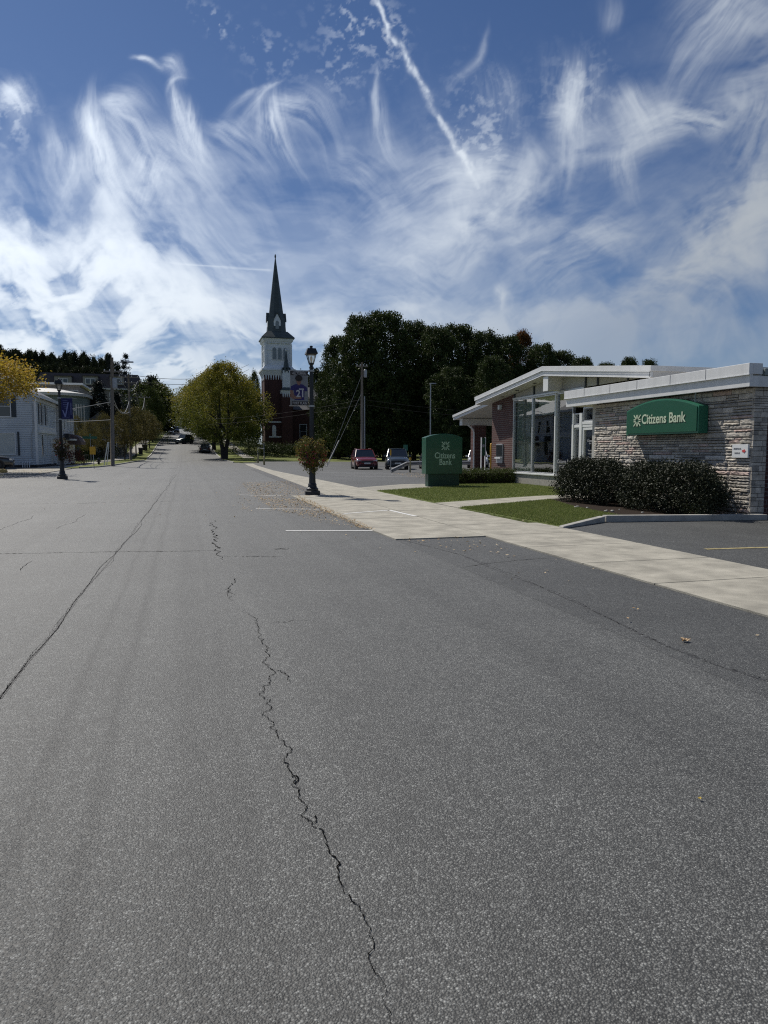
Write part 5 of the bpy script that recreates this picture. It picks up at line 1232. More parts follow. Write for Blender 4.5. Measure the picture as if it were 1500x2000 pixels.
for u in (66.6, 67.8, 69.6): window('+X', hx, u, 3.85, .42, 1.55, wh, shut=M_shutter, sw=.22)
window('+X', hx, 67.3, 1.2, .9, 1.7, wh, sash=False); window('+X', hx, 69.4, 1.2, .35, 1.7, wh)
mb = MB(); mb.box(hx, 66.0, 3.05, hx+.16, 74, 3.30); mb.box(hx, 66.2, 3.31, hx+.08, 73.8, 3.62); mb.build('belt_trim', M_white, wh)
mb = MB(); mb.box(hx-.02, 71.3, .3, hx+.06, 72.2, 2.5); mb.build('door', M_clap2, wh)
for k in range(4):
    mb = MB(); mb.tube([(-12.85+k*.17, hy-.35, hz0), (-12.85+k*.17, hy-.35, hz0+.42), (-12.85+k*.17, hy-.05, hz0+.5)], .05, 6); mb.build('vent_pipe', M_white, wh)
mb = MB(); mb.tube([(hx+.03, 74.15, 5.6), (hx+.03, 74.15, .3)], .05, 6); mb.build('downspout', M_white, wh)
# storefront beyond, with brown awning
wf = thing('storefront', 'white two-storey building with brown awning beyond the white house', 'building', (-15, 80, .1))
sx0 = -11.3
mb = MB(); mb.box(-20, 75.0, .1, sx0, 83.0, 5.7); mb.build('wall', M_clap2, wf)
mb = MB(); mb.prism([(sx0+.3, 74.7, 5.7), (-15.6, 74.7, 7.6), (-15.6, 74.7, 7.8), (sx0+.3, 74.7, 5.9)], (0, 8.6, 0)); mb.prism([(-20.2, 74.7, 5.6), (-15.6, 74.7, 7.6), (-15.6, 74.7, 7.8), (-20.2, 74.7, 5.8)], (0, 8.6, 0)); mb.build('roof', M_roofl, wf)
mb = MB(); mb.prism([(sx0, 75.05, 5.69), (-20, 75.05, 5.69), (-15.6, 75.05, 7.6)], (0, 7.9, 0)); mb.build('gable', M_clap2, wf)
for u in (76.3, 78.4, 80.4, 82.0): window('+X', sx0, u, 3.6, .7, 1.4, wf)
for u in (76.6,): window('+X', sx0, u, 1.0, .8, 1.6, wf, sash=False)
mb = MB()
pr = [(0, 3.25), (.55, 3.15), (1.0, 2.9), (1.25, 2.45), (1.25, 2.15), (0, 2.15)]
mb.prism([(sx0+a, 78.2, b) for a, b in pr], (0, 3.6, 0)); mb.build('awning', M_awn, wf)
mb = MB(); mb.box(sx0, 78.8, .2, sx0+.06, 79.8, 2.2); mb.build('door', M_white, wf)
mb = MB(); mb.box(sx0+.1, 75.6, 2.6, sx0+.5, 76.2, 3.2); mb.build('window_unit', M_black, wf)
mb = MB(); mb.box(sx0+.05, 76.4, 2.55, sx0+.9, 78.1, 2.7); mb.build('porch_roof', M_white, wf)
mb = MB()
for yq in (78.3, 80.0, 81.7): mb.tube([(sx0+1.5, yq, .1), (sx0+1.5, yq, 1.1)], .03, 5)
mb.tube([(sx0+1.5, 78.3, 1.1), (sx0+1.5, 81.7, 1.1)], .025, 5); mb.build('railing', M_black, wf)
# sage building with bowed end and vertical slit windows
sg = thing('sage_building', 'grey-green building with a rounded end, slit windows and pale flat roof', 'building', (-18.5, 100, 1))
def pxx(px, Y): return Y*math.tan(R(15.5)+math.atan((px-750)/F))
def pzz(py, px, Y): return wrayY(px, py, Y).z
Yq = 100; xa, xb = pxx(98, Yq), pxx(168, Yq); zt = pzz(772, 130, Yq)
mb = MB(); n = 14; pl = [(xa-12, Yq), (xb-4, Yq)]+[(xb-4+4*math.sin(math.pi/2*k/n), Yq+4-4*math.cos(math.pi/2*k/n)) for k in range(1, n+1)]+[(xb, Yq+14), (xa-12, Yq+14)]
mb.prism([(x, y, 0) for x, y in pl], (0, 0, zt)); mb.build('wall', M_sage, sg)
mb = MB(); c = Vector((xb-6, Yq+7, 0)); ring = [((x-c.x)*1.06+c.x, (y-c.y)*1.08+c.y) for x, y in pl]
vs = [(x, y, zt) for x, y in ring]+[(x, y, zt+.35) for x, y in ring]+[((x-c.x)*.35+c.x, (y-c.y)*.35+c.y, zt+1.2) for x, y in ring]; k_ = len(ring)
mb.add(vs, [tuple(range(k_-1, -1, -1)), tuple(range(2*k_, 3*k_))]+[(i+j*k_, (i+1) % k_+j*k_, (i+1) % k_+(j+1)*k_, i+(j+1)*k_) for j in range(2) for i in range(k_)]); mb.build('roof', M_roofl, sg)
for px in (151, 155, 159, 163.5):
    mb = MB(); x = pxx(px, Yq); d = max(0, x-(xb-4)); yy = Yq+4-math.sqrt(max(0, 16-d*d)); mb.box(x-.10, yy-.06, zt-4.4, x+.10, yy+.04, zt-1.0); mb.build('slit_window', M_roofl, sg)
window('-Y', Yq, xb-6.2, zt-3.4, .9, 1.6, sg)
# low flat roofed wing with bright edge above it
lw_ = thing('flat_roofed_wing', 'dark low building with bright white flat roof edge behind the left lamp', 'building', (-21, 118, 2))
Yq = 118; xa, xb = pxx(88, Yq), pxx(169, Yq); zt = pzz(748, 130, Yq)
mb = MB(); mb.box(xa-8, Yq, 0, xb-.5, Yq+10, zt-.3); mb.build('wall', M_greyh, lw_)
mb = MB(); mb.box(xa-8.3, Yq-.6, zt-.3, xb, Yq+10.4, zt+.0); mb.build('roof', M_white, lw_)
for px in (108, 125, 150): window('-Y', Yq, pxx(px, Yq), zt-2.6, 1.2, 1.5, lw_, sash=False)
# big mansard house
mh = thing('mansard_house', 'long grey three-storey building with dark mansard roof and pale dormers', 'building', (-24, 176, 6))
Yq = 175; xa, xb = pxx(78, Yq), pxx(279, Yq); zr = pzz(728, 180, Yq); ze = pzz(758, 180, Yq); zb_m = 4
mb = MB(); mb.box(xa, Yq, zb_m, xb, Yq+12, ze); mb.build('wall', M_greyh, mh)
mb = MB(); mb.hexa([(xa-.4, Yq-.4, ze), (xb+.3, Yq-.4, ze), (xb+.3, Yq+12.4, ze), (xa-.4, Yq+12.4, ze), (xa+.6, Yq+2.2, zr), (xb-.5, Yq+2.2, zr), (xb-.5, Yq+10, zr), (xa+.6, Yq+10, zr)]); mb.build('roof', M_mans, mh)
mb = MB(); mb.box(xa-.5, Yq-.6, ze-.3, xb+.5, Yq-.41, ze+.02); mb.build('eave_trim', M_roofl, mh)
for p0, p1 in ((112, 149), (167, 200), (219, 250)):
    u0, u1 = pxx(p0+2, Yq), pxx(p1-2, Yq); d0, d1 = pzz(752, p0, Yq), pzz(735, p0, Yq)
    mb = MB(); mb.box(u0, Yq-.2, d0, u1, Yq+3, d1); dm = mb.build('dormer', M_dorm, mh)
    mb = MB(); mb.box(u0-.2, Yq-.45, d1, u1+.2, Yq+3, d1+.22); mb.build('dormer_roof', M_mans, dm)
    uc = (u0+u1)/2
    mb = MB(); fbox(mb, '-Y', Yq-.2, uc-1.05, uc+1.05, d0+.2, d0+1.45, .0, .08); mb.build('frame', M_white, dm)
    mb = MB(); fbox(mb, '-Y', Yq-.28, uc-.95, uc-.08, d0+.3, d0+1.35, .0, .02); fbox(mb, '-Y', Yq-.28, uc+.08, uc+.95, d0+.3, d0+1.35, .0, .02); mb.build('pane', M_pane, dm)
for k in range(7): window('-Y', Yq, xa+2.2+k*3.4, ze-2.6, 1.1, 1.6, mh)
mb = MB(); mb.box(xb-1.5, Yq-.5, ze-5, xb+2.9, Yq+8, ze-1.6); mb.build('side_wing', M_greyh, mh)
mb = MB(); mb.box(xb-1.7, Yq-.9, ze-1.6, xb+3.3, Yq+8.3, ze-1.3); mb.build('wing_roof', M_roofl, mh)
# small dark-windowed house under the brown trees
sh = thing('shaded_house', 'small grey house in the shade behind the brown street trees', 'house', (-17, 104, 1))
Yq = 106; xa, xb = pxx(150, Yq), pxx(240, Yq)
mb = MB(); mb.box(xa, Yq, 0, xb, Yq+9, 4.2); mb.build('wall', M_greyh, sh)
mb = MB(); mb.prism([(xa-.4, Yq-.4, 4.1), (xb+.4, Yq-.4, 4.1), ((xa+xb)/2, Yq-.4, 6.6)], (0, 9.8, 0)); mb.build('roof', M_slate, sh)
for px in (165, 182, 200, 222): window('-Y', Yq, pxx(px, Yq), 1.5, 1.0, 1.5, sh)
# far white houses at the top of the street and at its right side
for (px0, px1, py0, py1, Y, lb) in ((345, 380, 832, 845, 330, 'pale low house closing the view at the crest of the street'), (398, 426, 838, 862, 200, 'pale house side seen through trees right of the street')):
    xa, xb = pxx(px0, Y), pxx(px1, Y); zt, zb__ = pzz(py0, px0, Y), Hn(xa, Y)-.5
    o = thing('far_house', lb, 'house', ((xa+xb)/2, Y, zb__))
    mb = MB(); mb.box(xa, Y, zb__, xb, Y+8, zt); mb.build('wall', M_clap2, o)
    mb = MB(); mb.prism([(xa-.4, Y-.4, zt), (xb+.4, Y-.4, zt), ((xa+xb)/2, Y-.4, zt+2.2)], (0, 8.8, 0)); mb.build('roof', M_slate, o)
    for k in range(3): window('-Y', Y, xa+(xb-xa)*(k+.5)/3, zb__+1.4, .9, 1.3, o)
# ================================================================= church
Yc = 130
def cx_(px): return pxx(px, Yc+2.2)
def cz_(py): return pzz(py, 545, Yc+2.2)
ch = thing('church', 'red brick church with white belfry tower and tall dark spire', 'church', (cx_(543.5), Yc, Hn(16, Yc)))
tc_ = cx_(543.5); k = cx_(544)-cx_(543)
hw = 26*k; yc = Yc+hw      # tower centre
z0 = Hn(tc_, Yc)-1
def sq(mb, h, za, h2, zb): mb.hexa([(tc_-h, yc-h, za), (tc_+h, yc-h, za), (tc_+h, yc+h, za), (tc_-h, yc+h, za), (tc_-h2, yc-h2, zb), (tc_+h2, yc-h2, zb), (tc_+h2, yc+h2, zb), (tc_-h2, yc+h2, zb)])
zA, zB, zC, zD, zE, zF, zG = cz_(735), cz_(717), cz_(665), cz_(655), cz_(647), cz_(620), cz_(505)
mb = MB(); sq(mb, hw, z0, hw, zA); mb.build('tower', M_chbrick, ch)
mb = MB()
for sx_ in (-1, 1):
    for sy in (-1, 1): mb.box(tc_+sx_*(hw-.25)-.35, yc+sy*(hw-.25)-.35, z0, tc_+sx_*(hw-.25)+.35, yc+sy*(hw-.25)+.35, zA+.01)
mb.build('buttress', M_chbrick, ch)
mb = MB(); sq(mb, hw+.12, zA-.05, 31*k, zA+.75); sq(mb, 32*k, zA+.75, 32*k, zA+1.05); sq(mb, 30*k, zA+1.05, 25.5*k, zB)
n = 11
for i in range(n):     # pointed hanging corbels on all four faces
    u = -hw+(2*hw)*(i+.5)/n; w = hw/n*.62
    for s in (-1, 1):
        mb.prism([(tc_+u-w, yc+s*(hw+.02), zA), (tc_+u+w, yc+s*(hw+.02), zA), (tc_+u+w*.3, yc+s*(hw+.02), zA-.85), (tc_+u-w*.3, yc+s*(hw+.02), zA-.85)], (0, s*.10, 0))
        mb.prism([(tc_+s*(hw+.02), yc+u-w, zA), (tc_+s*(hw+.02), yc+u+w, zA), (tc_+s*(hw+.02), yc+u+w*.3, zA-.85), (tc_+s*(hw+.02), yc+u-w*.3, zA-.85)], (s*.10, 0, 0))
mb.build('cornice', M_chwhite, ch)
hb = 24*k
mb = MB(); sq(mb, hb, zB, hb, zC-.9); sq(mb, hb+.12, (zB+zC)/2+.35, hb+.12, (zB+zC)/2+.5)
for sx_ in (-1, 1):
    for sy in (-1, 1): mb.box(tc_+sx_*hb-.22, yc+sy*hb-.22, zB+.02, tc_+sx_*hb+.22, yc+sy*hb+.22, zC-.9)
sq(mb, hb+.1, zC-.9, hb+.25, zC-.5); sq(mb, hb+.35, zC-.5, 29.5*k, zC)
for i in range(13):
    u = -hb+(2*hb)*(i+.5)/13; mb.box(tc_+u-.08, yc-hb-.30, zC-.85, tc_+u+.08, yc-hb-.1, zC-.5)
bel = mb.build('belfry', M_chwhite, ch)
def arched(mb, u, w, za, zb, y, d=.06, n=8):
    pts = [(u-w/2, y, za), (u+w/2, y, za)]+[(u+w/2*math.cos(math.pi*i/n), y, zb-w/2+w*.62*math.sin(math.pi*i/n)) for i in range(n+1)]
    mb.prism(pts, (0, -d, 0))
for px in (536.5, 546.5, 557):
    mb = MB(); arched(mb, cx_(px), 10.2*k, cz_(706), cz_(681), yc-hb+.0, .10); fr = mb.build('belfry_window', M_white, bel)
    mb = MB(); arched(mb, cx_(px), 7.6*k, cz_(705), cz_(683), yc-hb-.10, .02); mb.build('louver', M_louver, fr)
for v in (-9, 0, 9):
    mb = MB(); a = 4*k; pts = [(tc_-hb, yc+v*k-a, cz_(706)), (tc_-hb, yc+v*k+a, cz_(706))]+[(tc_-hb, yc+v*k+a*math.cos(math.pi*i/8), cz_(684)+a*1.1*math.sin(math.pi*i/8)) for i in range(9)]
    mb.prism(pts, (-.1, 0, 0)); mb.build('belfry_window', M_louver, bel)
mb = MB(); sq(mb, 31*k, zC, 31*k, zC+.2); sq(mb, 31*k, zC+.2, 19*k, cz_(650)); mb.build('skirt_roof', M_spire, ch)
def octa(mb, r0, za, r1, zb): mb.lathe([(r0, za), (r1, zb)], (tc_, yc, 0), 8, math.pi/8)
mb = MB(); octa(mb, 19.5*k, cz_(650), 17.5*k, cz_(622)); mb.build('spire_base', M_spire, ch)
mb = MB(); octa(mb, 15.6*k, cz_(624), .6*k, zG+.3); mb.lathe([(.5*k, zG), (1.6*k, zG+.25), (1.6*k, zG+.5), (.4*k, zG+.8)], (tc_, yc, 0), 8); mb.build('spire', M_spire, ch)
for dx, dy in ((0, -1), (-1, 0), (1, 0), (0, 1)):
    r = 17.3*k; w = 6.5*k; zb0, zb1, zp = cz_(647), cz_(628), cz_(615)
    P_ = [(-w, zb0), (w, zb0), (w, zb1), (0, zp), (-w, zb1)]
    mb = MB()
    if dy: mb.prism([(tc_+a, yc+dy*r, b) for a, b in P_], (0, -dy*.8, 0))
    else: mb.prism([(tc_+dx*r, yc+a, b) for a, b in P_], (-dx*.8, 0, 0))
    dm = mb.build('spire_dormer', M_chwhite, ch)
    mb = MB(); w2 = w+1.2*k
    for s in (-1, 1):
        q = [(s*w2, zb1-.15), (0, zp+.1), (0, zp+.32), (s*w2, zb1+.08)]
        if dy: mb.prism([(tc_+a, yc+dy*(r+.15), b) for a, b in q], (0, -dy*1.7, 0))
        else: mb.prism([(tc_+dx*(r+.15), yc+a, b) for a, b in q], (-dx*1.7, 0, 0))
    mb.build('dormer_roof', M_spire, dm)
    if dy < 0:
        mb = MB(); arched(mb, tc_, 6.6*k, cz_(645), cz_(630), yc-r, .04); mb.build('louver', M_louver, dm)
# tower openings in brick
mb = MB(); arched(mb, tc_-.9, .7, cz_(852), cz_(832), yc-hw, .05); arched(mb, tc_+.9, .7, cz_(852), cz_(832), yc-hw, .05); mb.build('tower_window', M_chwhite, ch)
mb = MB(); mb.box(tc_-hw-.05, yc-hw-.08, cz_(832)+.5, tc_+hw+.05, yc-hw, cz_(832)+.75); mb.box(tc_-hw-.05, yc-hw-.08, cz_(855), tc_+hw+.05, yc-hw, cz_(855)+.25); mb.build('stone_band', M_chwhite, ch)
# stair turret in front right of the tower
x1_, y1_ = cx_(556.5), Yc-1.2; hh = 7.2*k
def bx(mb, h, za, h2, zb): mb.hexa([(x1_-h, y1_-h, za), (x1_+h, y1_-h, za), (x1_+h, y1_+h, za), (x1_-h, y1_+h, za), (x1_-h2, y1_-h2, zb), (x1_+h2, y1_-h2, zb), (x1_+h2, y1_+h2, zb), (x1_-h2, y1_+h2, zb)])
mb = MB(); bx(mb, 9.5*k, z0, 9.5*k, cz_(772)); mb.build('turret', M_chbrick, ch)
mb = MB(); bx(mb, 10*k, cz_(772), 11.5*k, cz_(766)); bx(mb, hh, cz_(760), hh, cz_(728))
for i in range(5):
    u = x1_-9.5*k+19*k*(i+.5)/5; mb.prism([(u-.12, y1_-9.5*k-.08, cz_(771)), (u+.12, y1_-9.5*k-.08, cz_(771)), (u+.05, y1_-9.5*k-.08, cz_(779)), (u-.05, y1_-9.5*k-.08, cz_(779))], (0, .06, 0))
mb.build('turret_trim', M_chwhite, ch)
mb = MB(); bx(mb, 12*k, cz_(766), hh, cz_(760)); mb.lathe([(8.2*k*1.1, cz_(729)), (5.5*k, cz_(722)), (.3*k, cz_(690))], (x1_, y1_, 0), 8, math.pi/8)
for a in range(8):
    an = a*math.pi/4+math.pi/8; mb.prism([(x1_+8.6*k*math.cos(an-.3), y1_+8.6*k*math.sin(an-.3), cz_(722)), (x1_+8.6*k*math.cos(an+.3), y1_+8.6*k*math.sin(an+.3), cz_(722)), (x1_+8.9*k*math.cos(an), y1_+8.9*k*math.sin(an), cz_(733))], (-.2*math.cos(an), -.2*math.sin(an), 0))
mb.build('turret_spire', M_spire, ch)
mb = MB(); mb.lathe([(.5*k, cz_(691)), (1.6*k, cz_(688)), (.4*k, cz_(685))], (x1_, y1_, 0), 8); mb.build('finial', M_chwhite, ch)
# nave
nx0, nx1 = tc_+hw, cx_(700)
mb = MB(); mb.box(nx0, Yc+1.5, z0, nx1, Yc+14, cz_(800)); mb.build('nave_wall', M_chbrick, ch)
mb = MB(); mb.prism([(nx0, Yc+1.1, cz_(800)), (nx0, Yc+14.4, cz_(800)), (nx0, Yc+7.75, cz_(750))], (nx1-nx0, 0, 0)); mb.build('nave_roof', M_slate, ch)
for px in (592, 612, 631, 650, 668): window('-Y', Yc+1.5, cx_(px), cz_(855), 1.2, 2.4, ch, frame=M_chwhite)
mb = MB(); mb.box(cx_(675), Yc-.6, z0, cx_(689), Yc+1.5, cz_(858)); pc = mb.build('porch', M_chwhite, ch)
mb = MB(); mb.prism([(cx_(672), Yc-.9, cz_(858)), (cx_(692), Yc-.9, cz_(858)), (cx_(682), Yc-.9, cz_(848))], (0, 2.4, 0)); mb.build('porch_roof', M_slate, pc)
mb = MB(); mb.box(cx_(678), Yc-.66, z0+1, cx_(686), Yc-.6, cz_(864)); mb.build('door', M_pane, pc)
# ================================================================= street furniture on the left
def at(px, py): p = PG(px, py); return p
p = at(184, 916)
o = thing('yellow_sign', 'yellow rectangular road sign on a thin post at the left verge', 'sign', p)
mb = MB(); mb.tube([(p.x, p.y, p.z), (p.x-.05, p.y, p.z+1.9)], .03, 6); mb.build('post', M_steel, o)
q = wrayY(181, 880, p.y); mb = MB(); mb.box(q.x-.22, p.y-.05, q.z-.31, q.x+.22, p.y-.03, q.z+.31); mb.build('plate', M_yellow, o)
p = at(193, 908)
o = thing('fire_hydrant', 'dark fire hydrant on the left verge by the yellow sign', 'hydrant', p)
mb = MB(); mb.lathe([(.16, 0), (.16, .05), (.11, .07), (.11, .48), (.15, .50), (.15, .54), (.12, .62), (.05, .70), (.04, .76)], tuple(p), 12); mb.build('barrel', M_black, o, smooth=False)
mb = MB(); mb.tube([(p.x-.22, p.y, p.z+.38), (p.x+.22, p.y, p.z+.38)], .06, 8); mb.tube([(p.x, p.y, p.z+.34), (p.x, p.y-.2, p.z+.34)], .07, 8); mb.build('outlet', M_black, o)
p = at(178, 906)
o = thing('street_name_sign', 'green street name sign on a post in front of the shrubs', 'sign', p)
mb = MB(); mb.tube([(p.x, p.y, p.z), (p.x, p.y, p.z+2.9)], .03, 6); mb.build('post', M_steel, o)
mb = MB(); mb.box(p.x-.75, p.y-.02, p.z+2.55, p.x+.65, p.y+.02, p.z+2.8); mb.box(p.x-.02, p.y-.6, p.z+2.83, p.x+.02, p.y+.6, p.z+3.05); mb.build('plate', M_sgreen, o)
for px, py, lb in ((275, 888, 'dark wheeled rubbish bin at the left kerb, nearer of two'), (283, 880, 'dark wheeled rubbish bin at the left kerb, farther of two')):
    p = at(px, py); o = thing('rubbish_bin', lb, 'bin', p, 'rubbish bins at the left kerb'); s = .33 if py == 888 else .45
    mb = MB(); mb.hexa([(p.x-s*.8, p.y-s*.8, p.z+.05), (p.x+s*.8, p.y-s*.8, p.z+.05), (p.x+s*.8, p.y+s*.8, p.z+.05), (p.x-s*.8, p.y+s*.8, p.z+.05), (p.x-s, p.y-s, p.z+1), (p.x+s, p.y-s, p.z+1), (p.x+s, p.y+s, p.z+1), (p.x-s, p.y+s, p.z+1)]); mb.build('body', M_bin, o, bevel=.03)
    mb = MB(); mb.prism([(p.x-s*1.1, p.y-s*1.1, p.z+1.003), (p.x-s*1.1, p.y+s, p.z+1.003), (p.x-s*1.1, p.y+s, p.z+1.12), (p.x-s*1.1, p.y-s*1.1, p.z+1.05)], (2.2*s, 0, 0)); mb.build('lid', M_bin, o)
    mb = MB(); mb.tube([(p.x-s*.9, p.y+s*.8, p.z+.11), (p.x+s*.9, p.y+s*.8, p.z+.11)], .11, 10); mb.build('wheels', M_tyre, o)
p = at(3, 924)
mb = MB(); mb.lathe([(.30, 0), (.36, .1), (.30, .22), (.1, .27)], tuple(p), 12); tag(mb.build('kerb_stone', mat('yellow_stone', (.42, .30, .10), .8, var=.3, vs=9)), 'rounded yellowish stone at the left edge by the black car', 'stone')
# ================================================================= vegetation
def lm(name, cols, tr=.22): return leafmat(name, cols, tr)
L_maple = lm('maple_leaf', [(.018, .029, .010), (.034, .052, .015), (.058, .080, .020), (.04, .04, .014)], .18)
L_mapleo = lm('orange_maple_leaf', [(.03, .03, .01), (.10, .05, .012), (.20, .07, .015), (.05, .05, .012)], .25)
L_locust = lm('locust_leaf', [(.034, .052, .012), (.075, .100, .017), (.17, .16, .023), (.33, .24, .03)], .40)
L_green = lm('green_leaf', [(.022, .035, .010), (.045, .065, .014), (.085, .10, .02)], .25)
L_hill = lm('hill_leaf', [(.016, .022, .009), (.030, .038, .013), (.055, .058, .018)], .12)
L_crab = lm('crab_leaf', [(.042, .044, .016), (.080, .070, .024), (.14, .125, .04), (.075, .045, .018)], .35)
L_con = lm('conifer_leaf', [(.009, .014, .012), (.018, .026, .020), (.03, .04, .03)], .05)
L_hedge = lm('hedge_leaf', [(.03, .045, .012), (.06, .085, .02), (.10, .12, .03)], .25)
L_holly = leafmat('holly_leaf', [(.014, .019, .010), (.026, .032, .015), (.050, .056, .026)], .08, .58, .30)
CR = {}
def crown_mesh(key, seed, Rx, z0, z1, ncl, per, sig, size, prof, m, lump=.28, inner=.35, hgrad=0.0, flat=0):
    r = np.random.default_rng(seed); p, cr = crown_pts(r, Rx, z0, z1, ncl, per, sig, prof, lump, inner)
    rd = .5*r.random(len(p))+.5*cr
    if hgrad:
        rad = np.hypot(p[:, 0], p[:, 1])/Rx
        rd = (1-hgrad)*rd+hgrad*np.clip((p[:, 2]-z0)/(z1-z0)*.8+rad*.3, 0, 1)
    CR[key] = (quads_mesh('crown', leaf_quads(p, size, r, flat), rd, m), Rx, z1)
def trunk_mesh(key, h, r0, limbs, spread, seed, twin=False, z1=None):
    mb = MB(); rr = random.Random(seed); top = z1 or h*1.6
    for t0 in ((-.45, .45) if twin else (0,)):
        dx = t0*.6
        mb.tube([(t0*.3, 0, -.3), (t0*.7, 0, h*.5), (t0+dx, 0, h), (t0*1.6+dx+rr.uniform(-.3, .3), rr.uniform(-.3, .3), top)], [r0*1.25, r0, r0*.8, r0*.25], 9)
        for k in range(limbs):
            a = rr.uniform(0, 6.28); zz = h*rr.uniform(.85, 1.25); l = spread*rr.uniform(.5, .95); rise = rr.uniform(.5, 1.1)*l
            mb.tube([(t0+dx, 0, zz), (t0+dx+math.cos(a)*l*.4, math.sin(a)*l*.4, zz+rise*.55), (t0+dx+math.cos(a)*l, math.sin(a)*l, zz+rise)], [r0*.5, r0*.32, r0*.08], 6)
    me = bpy.data.meshes.new('trunk'); me.from_pydata(mb.v, [], mb.f); me.update(); me.materials.append(M_bark)
    for q in me.polygons: q.use_smooth = True
    CR[key] = me
BR = [(0, .45), (.15, .85), (.4, 1.0), (.7, .85), (.9, .5), (1, .15)]
for i in range(3): crown_mesh('maple%d' % i, 30+i, 5.6, 1.2, 19.5, 820, 46, .40, .31, [(0, .7), (.1, .95), (.35, 1.0), (.62, .95), (.85, .7), (1, .3)], L_maple, .5, .45)
crown_mesh('orange', 34, 5.6, 1.6, 19.5, 620, 46, .42, .32, BR, L_mapleo, .35, .5)
LP_ = [(0, .55), (.12, .88), (.3, 1.0), (.5, .92), (.68, .80), (.85, .55), (1, .2)]
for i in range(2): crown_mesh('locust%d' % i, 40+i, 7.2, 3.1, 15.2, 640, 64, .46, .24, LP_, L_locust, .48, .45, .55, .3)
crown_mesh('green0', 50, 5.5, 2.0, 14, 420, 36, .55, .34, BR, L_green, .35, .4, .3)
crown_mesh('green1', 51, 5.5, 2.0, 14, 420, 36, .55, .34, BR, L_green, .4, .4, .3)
for i in range(3): crown_mesh('hill%d' % i, 60+i, 5.0, 1.0, 14, 260, 22, .6, .55, BR, L_hill, .35, .45)
for i in range(2): crown_mesh('crab%d' % i, 70+i, 2.9, 2.0, 6.0, 220, 36, .32, .17, [(0, .6), (.3, 1), (.7, .9), (1, .3)], L_crab, .3, .3, 0, .2)
CP_ = [(0, 1.0), (.2, .92), (.5, .62), (.8, .28), (1, .03)]
crown_mesh('spruce', 80, 3.6, .4, 13, 420, 30, .30, .28, CP_, L_con, .12, .45, 0, .4)
def pine(key, seed):     # layered pine: clumps in whorls with gaps
    r = np.random.default_rng(seed); P_ = []
    for z in np.linspace(4, 14, 11):
        Rr = 3.6*(1-(z-4)/13)*r.uniform(.75, 1.15)
        for k in range(6):
            a = r.uniform(0, 6.28)
            for f in (.45, .75, 1.0):
                c = np.array([math.cos(a)*Rr*f, math.sin(a)*Rr*f, z+.5*f*r.uniform(0, 1)]); P_.append(c+r.normal(size=(34, 3))*np.array([.36, .36, .17]))
    p = np.concatenate(P_); CR[key] = (quads_mesh('crown', leaf_quads(p, .26, r), r.random(len(p)), L_con), 3.8, 14.4)
pine('pine', 90)
trunk_mesh('t_maple', 4, .42, 7, 5, 1, z1=17); trunk_mesh('t_locust', 3.3, .40, 7, 6.5, 2, True, z1=11); trunk_mesh('t_locust1', 3.3, .36, 8, 6.0, 6, False, z1=11)
trunk_mesh('t_hill', 3, .3, 4, 4, 8, z1=10); trunk_mesh('t_crab', 1.7, .13, 6, 2.4, 3, z1=4.6); trunk_mesh('t_pine', 6, .25, 3, 1.5, 4, z1=14)
def tree(name, label, X, Y, half, top, crown, trunk, group=None, rot=0, cat='tree', dz=0, base=None):
    if trunk and crown[:4] in ('gree', 'hill'): trunk = 't_hill'
    me, Rn, Hn_ = CR[crown]; z = (Hn(X, Y) if base is None else base)+dz
    s = half/Rn; sz = (top-z)/Hn_
    t = thing(name, label, cat, (X, Y, z), group); t.rotation_euler = (0, 0, rot); t.scale = (s, s, sz)
    o = bpy.data.objects.new('crown', me); COL.objects.link(o); o.parent = t
    if trunk: o = bpy.data.objects.new('trunk', CR[trunk]); COL.objects.link(o); o.parent = t
    return t
def tree_px(name, label, px, Y, halfpx, toppy, crown, trunk, **k):
    X = pxx(px, Y); top = pzz(toppy, px, Y); half = (pxx(px+halfpx, Y)-pxx(px-halfpx, Y))/2
    return tree(name, label, X, Y, half, top, crown, trunk, **k)
rt = random.Random(4)
# dark maples behind the lot
ordn = ['first', 'second', 'third', 'fourth', 'fifth', 'sixth', 'seventh', 'eighth', 'ninth', 'tenth', 'eleventh', 'twelfth']
mp = [(662, 112, 34, 662), (706, 106, 48, 622), (752, 104, 58, 616), (808, 107, 46, 634), (850, 103, 46, 642), (892, 106, 48, 640), (940, 103, 44, 652), (985, 101, 40, 660), (1052, 100, 36, 676), (1090, 104, 40, 690), (1132, 96, 30, 702)]
for i, (px, Y, hp, tp) in enumerate(mp):
    tree_px('maple_tree', 'dark green maple, %s from the left in the row behind the lot' % ordn[i], px, Y, hp*1.18, tp, 'maple%d' % (i % 3), 't_maple', group='row of dark maples behind the parking lot', rot=rt.uniform(0, 6.28))
tree_px('maple_tree', 'maple with orange-tinged crown showing above the dark row', 1015, 104, 34, 650, 'orange', 't_maple', rot=1)
tree_px('maple_tree', 'low dark tree filling the gap left of the maple row beside the turret', 634, 118, 26, 742, 'maple1', 't_maple', rot=2)
for i, (px, Y, hp, tp) in enumerate([(1222, 92, 26, 702), (1262, 95, 24, 706), (1180, 90, 30, 712), (960, 88, 40, 700), (880, 92, 44, 720), (1090, 86, 50, 730)]):
    tree_px('maple_tree', ['small dark treetop showing left over the white bank roof', 'small dark treetop showing right over the white bank roof', 'dark treetop hidden mostly behind the bank roof peak', 'low dark maple in front of the row left of the brick pier', 'low dark maple in front of the row above the monument sign', 'low dark maple behind the glass front of the bank'][i], px, Y, hp, tp, 'maple%d' % (i % 3), 't_maple', rot=rt.uniform(0, 6))
